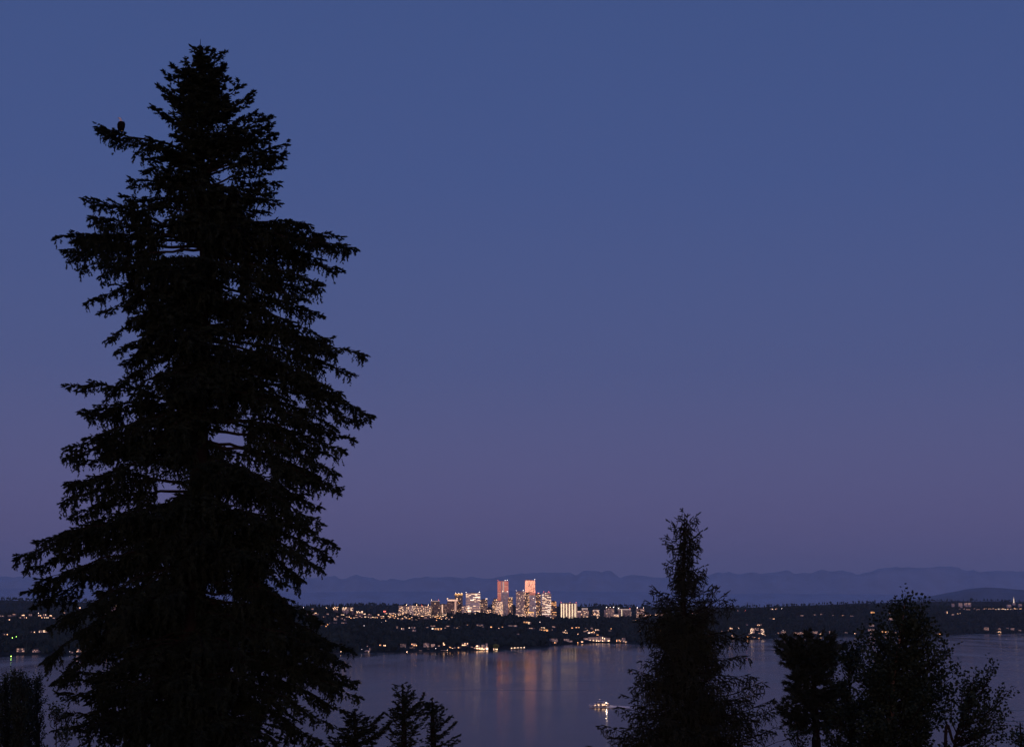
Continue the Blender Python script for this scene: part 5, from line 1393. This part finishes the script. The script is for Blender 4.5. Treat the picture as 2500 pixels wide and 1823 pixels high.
# ------------------------------------------------------------------ the eagle
def eagle():
    p = at(296, 321.0, FD - 1.2 - .12)
    e = empty('bald_eagle', p, 'white-headed eagle perched on the long branch at the upper left of the big fir', 'bird')
    DARK = pmat('eagle_feathers', (.010, .009, .009), .9, var=.4, scale=18, spec=.02); WHT = pmat('eagle_white_feathers', (.80, .74, .72), .8, var=.1, scale=25)
    YEL = pmat('eagle_beak', (.50, .34, .10), .6, spec=.1)
    # rings up the body: centre x, centre y, z, half width x, half depth y  (facing left and away from the camera a little)
    ringz = [(.035, 0, -.06, .035, .03), (.03, 0, .0, .085, .05), (.02, 0, .05, .125, .09), (.01, 0, .14, .150, .125), (.005, 0, .26, .168, .145), (.0, 0, .38, .165, .145), (-.005, 0, .47, .140, .125),
             (-.015, 0, .53, .100, .095), (-.035, 0, .575, .066, .068), (-.052, 0, .62, .060, .062), (-.075, 0, .665, .062, .062), (-.095, 0, .705, .066, .062), (-.105, 0, .742, .052, .050), (-.11, 0, .765, .018, .018)]
    n = 14; b = MB(); vs = []
    for cx, cy, z, rx, ry in ringz:
        for q in range(n):
            a = 2 * math.pi * q / n; j = 1 + .05 * noise.noise(Vector((math.cos(a) * 3, math.sin(a) * 3, z * 14)))
            vs.append((cx + math.cos(a) * rx * j, cy + math.sin(a) * ry * j, z))
    b.v = vs
    for i in range(len(ringz) - 1):
        for q in range(n):
            b.f.append((i * n + q, i * n + (q + 1) % n, (i + 1) * n + (q + 1) % n, (i + 1) * n + q)); b.m.append(1 if i >= 7 else 0)
    b.f.append(tuple(range(n - 1, -1, -1))); b.m.append(0)
    b.f.append(tuple(range((len(ringz) - 1) * n, len(ringz) * n))); b.m.append(1)
    b.build('body', [DARK, WHT], e, smooth=True)
    for s in (-1, 1):
        b = MB(); P = [(s * .115, -.05, .50), (s * .150, -.06, .36), (s * .145, -.06, .18), (s * .095 + .02, -.05, -.02)]
        b.tube(P, [.045, .062, .055, .012], 8); b.build('wing', DARK, e, smooth=True)
    b = MB(); b.tube([(.03, .0, .02), (.045, -.02, -.10), (.05, -.03, -.14)], [.05, .05, .03], 8); b.build('tail', DARK, e, smooth=True)
    b = MB(); b.tube([(-.14, 0, .722), (-.175, 0, .722), (-.198, 0, .708), (-.205, 0, .682)], [.026, .022, .014, .003], 8); b.build('beak', YEL, e, smooth=True)
    for s in (-1, 1):
        b = MB(); b.ball((-.118, s * .040, .728), .009, seg=8, rings=5); b.build('eye', DARK, e)
        b = MB(); x = .0 + s * .075
        b.tube([(x, -.09, .03), (x, -.10, .01), (x, -.10, -.01)], [.018, .016, .013], 7)
        tr = MB(); tr.tube([(x, -.06, .20), (x, -.10, .10), (x, -.10, .025)], [.05, .045, .024], 8); tr.build('leg_feathers', DARK, e, smooth=True)
        for t_ in (-.6, 0, .6):
            b.tube([(x, -.10, -.01), (x + math.sin(t_) * .05, -.10 - math.cos(t_) * .05, -.015), (x + math.sin(t_) * .065, -.10 - math.cos(t_) * .065, -.05)], [.012, .012, .004], 5)
        b.build('leg', YEL, e, smooth=True)
eagle()

# ------------------------------------------------------------------ cedar
def conifer_tree(name, label, D, axis, tips, temps, htemps, mat, trunk_r, fill, droop, hang, seed, sec=.32, secmax=1.2, upfrac=.02, step=.26, spray=1.0, start=.2, dens=1.0, fillstep=12, basepx=None, rootoff=0.0, dead=0, fine=.17, bark='bark', fillrise=0.0, kseg=.8, drape=None, taper=.8):
    rr2 = random.Random(seed)
    bx = axis[-1]; b0 = at(bx[0], bx[1], D); g = near_ground(b0.x, D); O = Vector((b0.x, D, g))
    e = empty(name, O, label, 'tree')
    def ax(py): return float(np.interp(py, [a[1] for a in axis], [a[0] for a in axis]))
    pts = [Vector((b0.x, D, g - .4))] + [at(x, y, D) for x, y in reversed(axis)]
    n = len(pts)
    trunk_mesh(e, pts, [trunk_r * (1 - i / (n - 1)) ** .8 + .015 for i in range(n)], M[bark], origin=O, n=10, rough=.03)
    def limb(tx, ty, ry, dz):
        root = at(ax(ry), ry, D); tip = at(tx, ty, D + dz); L = (tip - root).length
        m_ = root.lerp(tip, .5) - UP * L * upfrac
        if drape: return draped_limb(e, [root, m_, tip], rr2, temps, mat, .016 + .009 * L, O, sway=.05, **drape)
        conifer_limb(e, [root, m_, tip], rr2, temps, mat, .02 + .010 * L, droop=droop, hang=hang, htemps=htemps, origin=O, sec=sec, secmax=secmax, start=start, step=step, spray=spray, dens=dens, fine=fine)
    for t_ in tips: limb(*t_)
    y0 = fill[0][0]; y1 = fill[-1][0]; y_ = y0; a = 0
    while y_ < y1:
        a += 2.399; ca, sa = math.cos(a), math.sin(a)
        l = float(np.interp(y_, [f[0] for f in fill], [f[1] for f in fill])); r_ = float(np.interp(y_, [f[0] for f in fill], [f[2] for f in fill]))
        k = rr2.uniform(kseg, 1); X = ca * (r_ if ca > 0 else l) * k; dp = sa * (l + r_) / 2 * k
        limb(ax(y_) + X, y_ + rootoff * math.hypot(X, dp) * rr2.uniform(.5, 1.4) - fillrise, y_, dp / FPX * D)
        y_ += fillstep * rr2.uniform(.6, 1.4) * (1 + .6 * max(0, 1 - (y_ - y0) / 220))
    return e, O, rr2

CT = hang_templates(10, 41, length=.20, fat=.019, side=6); CH = CT
ctips = [(1669, 1250, 1275, 0), (1680, 1252, 1285, .2), (1638, 1270, 1310, .2), (1650, 1290, 1318, -.2), (1621, 1305, 1330, -.2), (1628, 1325, 1345, .2), (1626, 1365, 1385, .3), (1630, 1380, 1395, -.3),
         (1590, 1426, 1470, .3), (1600, 1440, 1475, -.4), (1572, 1463, 1490, -.2), (1565, 1490, 1500, .4), (1561, 1515, 1510, -.4), (1573, 1560, 1500, .1), (1587, 1570, 1510, -.3), (1612, 1570, 1530, .6),
         (1587, 1602, 1600, .2), (1572, 1612, 1610, -.4), (1540, 1632, 1650, .3), (1547, 1670, 1670, -.5), (1555, 1650, 1660, .8), (1513, 1693, 1715, .2), (1511, 1725, 1730, -.4), (1538, 1765, 1740, .6), (1468, 1768, 1795, -.2), (1480, 1795, 1800, .4), (1432, 1819, 1830, .2), (1500, 1800, 1810, -.7),
         (1694, 1259, 1290, .2), (1714, 1295, 1325, -.2), (1709, 1330, 1345, .3), (1718, 1380, 1395, -.3), (1718, 1410, 1420, .4), (1739, 1425, 1470, -.2), (1759, 1430, 1485, .3), (1784, 1440, 1500, -.1), (1780, 1465, 1505, .5), (1759, 1490, 1520, -.5),
         (1745, 1542, 1530, .5), (1788, 1539, 1540, -.3), (1822, 1545, 1560, .2), (1830, 1600, 1585, -.1), (1833, 1645, 1620, .5), (1863, 1663, 1690, -.2), (1858, 1690, 1700, .4), (1895, 1705, 1740, .1), (1893, 1730, 1750, -.5), (1918, 1768, 1790, .3), (1926, 1804, 1815, -.3), (1870, 1780, 1780, .8), (1810, 1600, 1590, -.7)]
conifer_tree('cedar_tree', 'tall ragged cedar with drooping fronds standing in front of the lake right of the boat', 60, [(1671, 1258), (1671, 1330), (1668, 1420), (1668, 1520), (1672, 1640), (1680, 1760), (1684, 1900)],
             [(x, y, r_, d_) for x, y, r_, d_ in ctips], CT, CH, M['cedar'], .22,
             [(1275, 8, 10), (1330, 16, 30), (1385, 24, 36), (1430, 52, 62), (1500, 88, 92), (1560, 78, 84), (1600, 86, 104), (1660, 122, 145), (1720, 158, 188), (1780, 188, 226), (1870, 226, 250)],
             .75, .62, 51, sec=.26, secmax=.8, upfrac=.10, fillstep=2.5, rootoff=.12, kseg=.62, drape=dict(step=.20, sec=.19, secmax=.45, strand=.58, sgap=.17, drop=.9, spray=1.15, start=.15, fine=.12, upper=.08, sub=.10, gaps=-.30))

# ------------------------------------------------------------------ small firs at the bottom centre
ST = fir_templates(8, 61, pairs=3, fat=.038, ln=.17, length=.34)
def small_fir(label, D, axis, tips, fill, seed):
    conifer_tree('young_fir', label, D, axis, tips, ST, None, M['needle_small'], .22, fill, .25, .08, seed, sec=.34, secmax=1.1, upfrac=.08, fillstep=4.2, rootoff=-.35, kseg=.5, drape=dict(step=.18, sec=.26, secmax=.42, strand=.12, sgap=.3, drop=.1, spray=.85, start=.05, fine=.15, upper=.6, sub=.14))
small_fir('broad flat-topped fir at the bottom, just right of the big fir', 80, [(866, 1735), (868, 1780), (868, 1900)],
          [(865, 1731, 1745, 0), (936, 1739, 1790, .2), (925, 1752, 1800, -.4), (838, 1750, 1775, .3), (848, 1741, 1770, -.3), (900, 1752, 1790, .6), (812, 1800, 1815, .2), (830, 1780, 1800, -.5), (940, 1775, 1815, .5), (950, 1765, 1820, -.3)],
          [(1745, 8, 8), (1775, 30, 40), (1820, 55, 70), (1870, 80, 90)], 71)
small_fir('pointed fir with upswept branches, tallest of the bottom centre firs', 80, [(983, 1668), (985, 1740), (986, 1900)],
          [(996, 1685, 1710, .1), (1003, 1694, 1725, -.2), (1031, 1700, 1750, .2), (1025, 1715, 1755, -.4), (1039, 1728, 1775, .2), (968, 1689, 1705, -.1), (961, 1711, 1730, .2), (960, 1731, 1750, -.3), (955, 1748, 1770, .3), (1042, 1748, 1795, -.5), (945, 1770, 1795, .2)],
          [(1675, 4, 4), (1700, 9, 11), (1740, 15, 20), (1780, 24, 30), (1830, 40, 40), (1880, 60, 60)], 72)
small_fir('slender fir with an open right side, right of the pointed fir', 82, [(1055, 1703), (1056, 1760), (1058, 1900)],
          [(1041, 1713, 1728, .1), (1068, 1722, 1745, -.1), (1084, 1732, 1768, .2), (1095, 1752, 1785, -.2), (1106, 1768, 1800, .2), (1116, 1796, 1825, -.2), (1046, 1722, 1735, -.3), (1110, 1812, 1835, .4)],
          [(1708, 4, 4), (1735, 8, 11), (1780, 10, 22), (1820, 18, 32), (1880, 36, 46)], 73)

# ------------------------------------------------------------------ round-topped pine
PT = brush_templates(6, 81, length=.26, fat=.022)
ptips = [(1903, 1585, 1640, .1), (1908, 1570, 1630, -.3), (1920, 1562, 1630, .3), (1938, 1556, 1620, -.4), (1955, 1552, 1615, .3), (1975, 1548, 1610, 0), (1995, 1549, 1610, -.4), (2015, 1553, 1615, .4), (2032, 1558, 1620, -.2), (2042, 1575, 1630, .3), (2041, 1592, 1640, -.3),
         (2034, 1610, 1645, .2), (1915, 1600, 1650, -.6), (1925, 1615, 1660, .4), (1940, 1580, 1640, -.8), (1965, 1570, 1630, -.9), (2005, 1570, 1630, .8), (2020, 1590, 1640, -.8), (1985, 1590, 1640, .9), (1950, 1600, 1650, .8),
         (1927, 1668, 1690, .2), (1935, 1680, 1700, -.3), (1945, 1655, 1690, .4), (1950, 1695, 1715, -.6), (2040, 1680, 1700, .3), (2055, 1665, 1700, -.3), (1908, 1724, 1760, 0), (1912, 1735, 1762, .4), (1920, 1712, 1755, -.4), (1930, 1765, 1780, .3), (1940, 1750, 1775, -.5), (1952, 1772, 1785, .3),
         (1960, 1735, 1765, .7), (2050, 1750, 1780, -.3), (2060, 1730, 1775, .4), (1975, 1690, 1715, -.8), (2010, 1700, 1725, .8), (1990, 1640, 1670, -.9), (2015, 1640, 1670, .6), (1960, 1640, 1670, -.5), (2040, 1710, 1740, .7), (2030, 1740, 1770, -.8)]
conifer_tree('pine_tree', 'dense round-topped pine with a bare lower trunk right of the cedar', 55, [(1978, 1552), (1984, 1640), (1990, 1730), (1994, 1823), (1996, 1900)], ptips, PT, None, M['pine'], .20,
             [(1600, 40, 45), (1640, 30, 35), (1700, 35, 50), (1760, 45, 60), (1775, 20, 40)], .05, .05, 82, sec=.5, secmax=.55, upfrac=.12, step=.12, spray=1.15, start=.25, dens=1.0, fillstep=5, rootoff=-.3, fine=.09)

# ------------------------------------------------------------------ broadleaf trees
def broadleaf(name, label, D, axis, ends, seed, size=.10, trunk_r=.12, mat='leaf', bark='pale_bark', sub=9, sublen=.75, clump=7, per=5, spread=.8, cat='tree', upb=.35, sag=.1, fine=.11):
    rr2 = random.Random(seed); T = leaf_templates(8, seed + 1, per=per, size=size, twig=size * 3.0)
    b0 = at(axis[-1][0], axis[-1][1], D); g = near_ground(b0.x, D); O = Vector((b0.x, D, g))
    e = empty(name, O, label, cat)
    def ax(py): return float(np.interp(py, [a[1] for a in axis], [a[0] for a in axis]))
    pts = [Vector((b0.x, D, g - .3))] + [at(x, y, D) for x, y in reversed(axis)]
    n = len(pts)
    trunk_mesh(e, pts, [trunk_r * (1 - i / (n - 1)) ** .75 + .006 for i in range(n)], M[bark], origin=O, n=9, rough=.012)
    for tx, ty, ry, dz in ends:
        root = at(ax(ry), ry, D); tip = at(tx, ty, D + dz); L = (tip - root).length
        if L < .1: continue
        P = curve_pts([root, root.lerp(tip, .5) + UP * (-sag * L) + Vector((rr2.uniform(-.1, .1), rr2.uniform(-.1, .1), 0)), tip], 8)
        b = MB(); b.tube(P, [max(.004, .010 + .012 * L * (1 - i / 8)) for i in range(9)], 5, cap=False)
        sp = Sprays(T); ns = max(2, int(sub * L / 1.5))
        for i in range(ns):
            f = .18 + .82 * (i + rr2.random()) / ns; k = min(int(f * 8), 7); p = P[k].lerp(P[k + 1], min(1, f * 8 - k)); d = (P[k + 1] - P[k]).normalized()
            l = sublen * rr2.uniform(.35, 1.0) * (1.1 - .7 * f) + .10
            rv = Vector((rr2.uniform(-1, 1), rr2.uniform(-1, 1), rr2.uniform(-.6, 1)))
            q = p.copy(); dir_ = (d * .7 + rv * spread + UP * upb).normalized(); m_ = max(2, int(l / fine)); st_ = q.copy()
            for j in range(m_):
                q = q + dir_ * (l / m_); dir_ = (dir_ + Vector((rr2.uniform(-1, 1), rr2.uniform(-1, 1), rr2.uniform(-1, 1))) * .18).normalized()
                sp.add(q, dir_ + Vector((rr2.uniform(-.5, .5), rr2.uniform(-.5, .5), rr2.uniform(-.5, .3))), Vector((rr2.uniform(-1, 1), rr2.uniform(-1, 1), rr2.uniform(-1, 1))), rr2.uniform(.8, 1.2))
            b.tube([st_, q], [.006, .003], 3, cap=False)
        sp.add(P[-1], d, UP, 1.0)
        br = b.build('branch', M['twig'], e); br.location = -O
        link(bpy.data.objects.new('foliage', sp.mesh('foliage', M[mat])), br)
    return e
def round_ends(cx, rows_, rr2, n, D, depth=1.0, rise=40):
    """branch ends spread through a crown whose half widths (left, right) are given by height"""
    out = []
    ys = [r_[0] for r_ in rows_]
    for i in range(n):
        y = rr2.uniform(ys[0], ys[-1]); l = np.interp(y, ys, [r_[1] for r_ in rows_]); r_ = np.interp(y, ys, [q[2] for q in rows_])
        a = rr2.uniform(0, 6.283); k = math.sqrt(rr2.random()) * rr2.choice((.85, .95, 1.08))
        x = cx + math.cos(a) * k * (r_ if math.cos(a) > 0 else l); dz = math.sin(a) * k * (l + r_) / 2 / FPX * D * depth
        if noise.noise(Vector((x * .020, y * .020, cx))) < -.07: continue
        out.append((x, y, y + rise * rr2.uniform(.6, 1.4) + abs(x - cx) * .35, dz))
    return out
r9 = random.Random(91)
ends = [(2210, 1463, 1500, 0), (2203, 1480, 1510, .1), (2219, 1492, 1520, -.1), (2196, 1496, 1530, .2), (2182, 1500, 1560, -.2), (2168, 1515, 1570, .2), (2148, 1526, 1590, -.1), (2126, 1545, 1610, .2), (2108, 1563, 1630, 0), (2251, 1492, 1560, .1), (2248, 1520, 1570, -.2), (2275, 1564, 1620, .1),
        (2262, 1545, 1600, -.3), (2323, 1584, 1660, 0), (2300, 1598, 1665, .2), (2326, 1652, 1700, -.1), (2318, 1640, 1690, .2), (2309, 1720, 1740, .1), (2318, 1690, 1720, -.2), (2286, 1760, 1780, .2), (2100, 1620, 1680, .2), (2095, 1660, 1700, -.2), (2232, 1520, 1560, .3), (2222, 1540, 1570, -.3)]
ends += round_ends(2190, [(1500, 18, 34), (1530, 44, 58), (1570, 74, 84), (1620, 92, 108), (1680, 98, 130), (1740, 102, 120), (1800, 102, 100), (1860, 102, 90)], r9, 150, 45)
ends += round_ends(2182, [(1610, 50, 60), (1660, 84, 100), (1760, 92, 100), (1860, 100, 90)], r9, 75, 45)
broadleaf('birch_tree', 'tall leafy birch with a pale trunk, tallest of the right foreground trees', 45, [(2210, 1466), (2196, 1560), (2182, 1650), (2176, 1760), (2172, 1900)], ends, 92, size=.118, trunk_r=.105, sub=9, sublen=.62)
ends = [(2065, 1581, 1620, 0), (2062, 1600, 1640, .1), (2092, 1578, 1650, -.1), (2100, 1566, 1650, .1), (2096, 1600, 1660, .2), (2052, 1615, 1660, -.2), (2075, 1610, 1660, .2)] + round_ends(2078, [(1600, 14, 20), (1650, 30, 30), (1720, 56, 46), (1860, 62, 55)], r9, 130, 47)
broadleaf('leafy_tree', 'smaller leafy tree squeezed between the pine and the birch', 47, [(2068, 1590), (2074, 1680), (2080, 1900)], ends, 93, size=.095, trunk_r=.07, sub=9, sublen=.5, bark='twig')
ends = [(2428, 1629, 1720, 0), (2414, 1650, 1730, .1), (2400, 1655, 1730, -.1), (2377, 1650, 1735, .1), (2354, 1664, 1745, -.1), (2362, 1690, 1750, .2), (2459, 1690, 1760, 0), (2448, 1712, 1770, .2), (2425, 1720, 1775, -.2), (2459, 1768, 1800, .1), (2442, 1803, 1830, .1), (2450, 1745, 1790, -.1), (2323, 1712, 1790, .1),
        (2335, 1695, 1770, -.1), (2400, 1690, 1750, .2)]
ends += round_ends(2372, [(1680, 14, 34), (1720, 38, 56), (1770, 62, 74), (1820, 84, 70), (1870, 90, 70)], r9, 62, 42, rise=30)
broadleaf('leafy_sapling', 'open leafy young tree leaning right near the lower right corner', 42, [(2380, 1668), (2352, 1740), (2330, 1810), (2310, 1900)], ends, 94, size=.095, trunk_r=.05, sub=7, sublen=.5, bark='twig')
ends = round_ends(2495, [(1805, 14, 20), (1823, 30, 40), (1870, 55, 60)], r9, 26, 40, rise=20)
broadleaf('leafy_shrub', 'leafy shrub top just entering at the lower right corner', 40, [(2495, 1810), (2497, 1900)], ends, 95, size=.09, trunk_r=.03, sub=8, sublen=.35, bark='twig', cat='shrub')
ends = [(1925, 1800, 1830, 0), (1962, 1796, 1830, .1), (1950, 1799, 1830, 0)] + round_ends(1948, [(1802, 16, 18), (1830, 40, 34), (1870, 55, 50)], r9, 24, 50, rise=20)
broadleaf('leafy_shrub', 'low shrub between the cedar and the pine at the bottom edge', 50, [(1950, 1802), (1950, 1900)], ends, 96, size=.09, trunk_r=.03, sub=9, sublen=.35, bark='twig', cat='shrub')
ends = [(126, 1732, 1760, 0), (138, 1738, 1765, .1)] + round_ends(136, [(1745, 10, 16), (1780, 24, 34), (1830, 34, 44), (1870, 40, 50)], r9, 46, 56, rise=18)
broadleaf('leafy_shrub', 'small dark shrub between the left poplars and the big fir', 56, [(132, 1740), (134, 1900)], ends, 97, size=.09, trunk_r=.03, sub=9, sublen=.4, bark='twig', cat='shrub')
# upright poplars at the left edge
for i, (x, yt, lb) in enumerate(((-14, 1672, 'upright poplar cut by the left edge of the view'), (11, 1661, 'upright poplar second from the left edge, with a drooping tip'), (31, 1651, 'tallest upright poplar in the lower left row'), (48, 1656, 'upright poplar right of the tallest one in the lower left row'),
                                 (64, 1664, 'short-topped upright poplar in the lower left row, next to the last'), (88, 1658, 'last upright poplar on the right of the lower left row'))):
    ends = [(x, yt, yt + 25, 0)]
    n = 30
    for k in range(n):
        y = yt + 8 + (1860 - yt - 8) * k / n; wv = min(15, 3 + (y - yt) * .28) * (1.25 if i == 5 else 1)
        a = k * 2.4; ends.append((x + math.cos(a) * wv * r9.uniform(.6, 1), y, y + 34, math.sin(a) * wv / FPX * 62))
    broadleaf('poplar_tree', lb, 62 + (i % 3) * 1.5, [(x, yt + 3), (x + 2, yt + 90), (x + 3, 1900)], ends, 110 + i, size=.085, trunk_r=.09, mat='poplar_leaf', bark='twig', sub=20, sublen=.36, spread=.5, upb=.9, sag=.0, per=6)
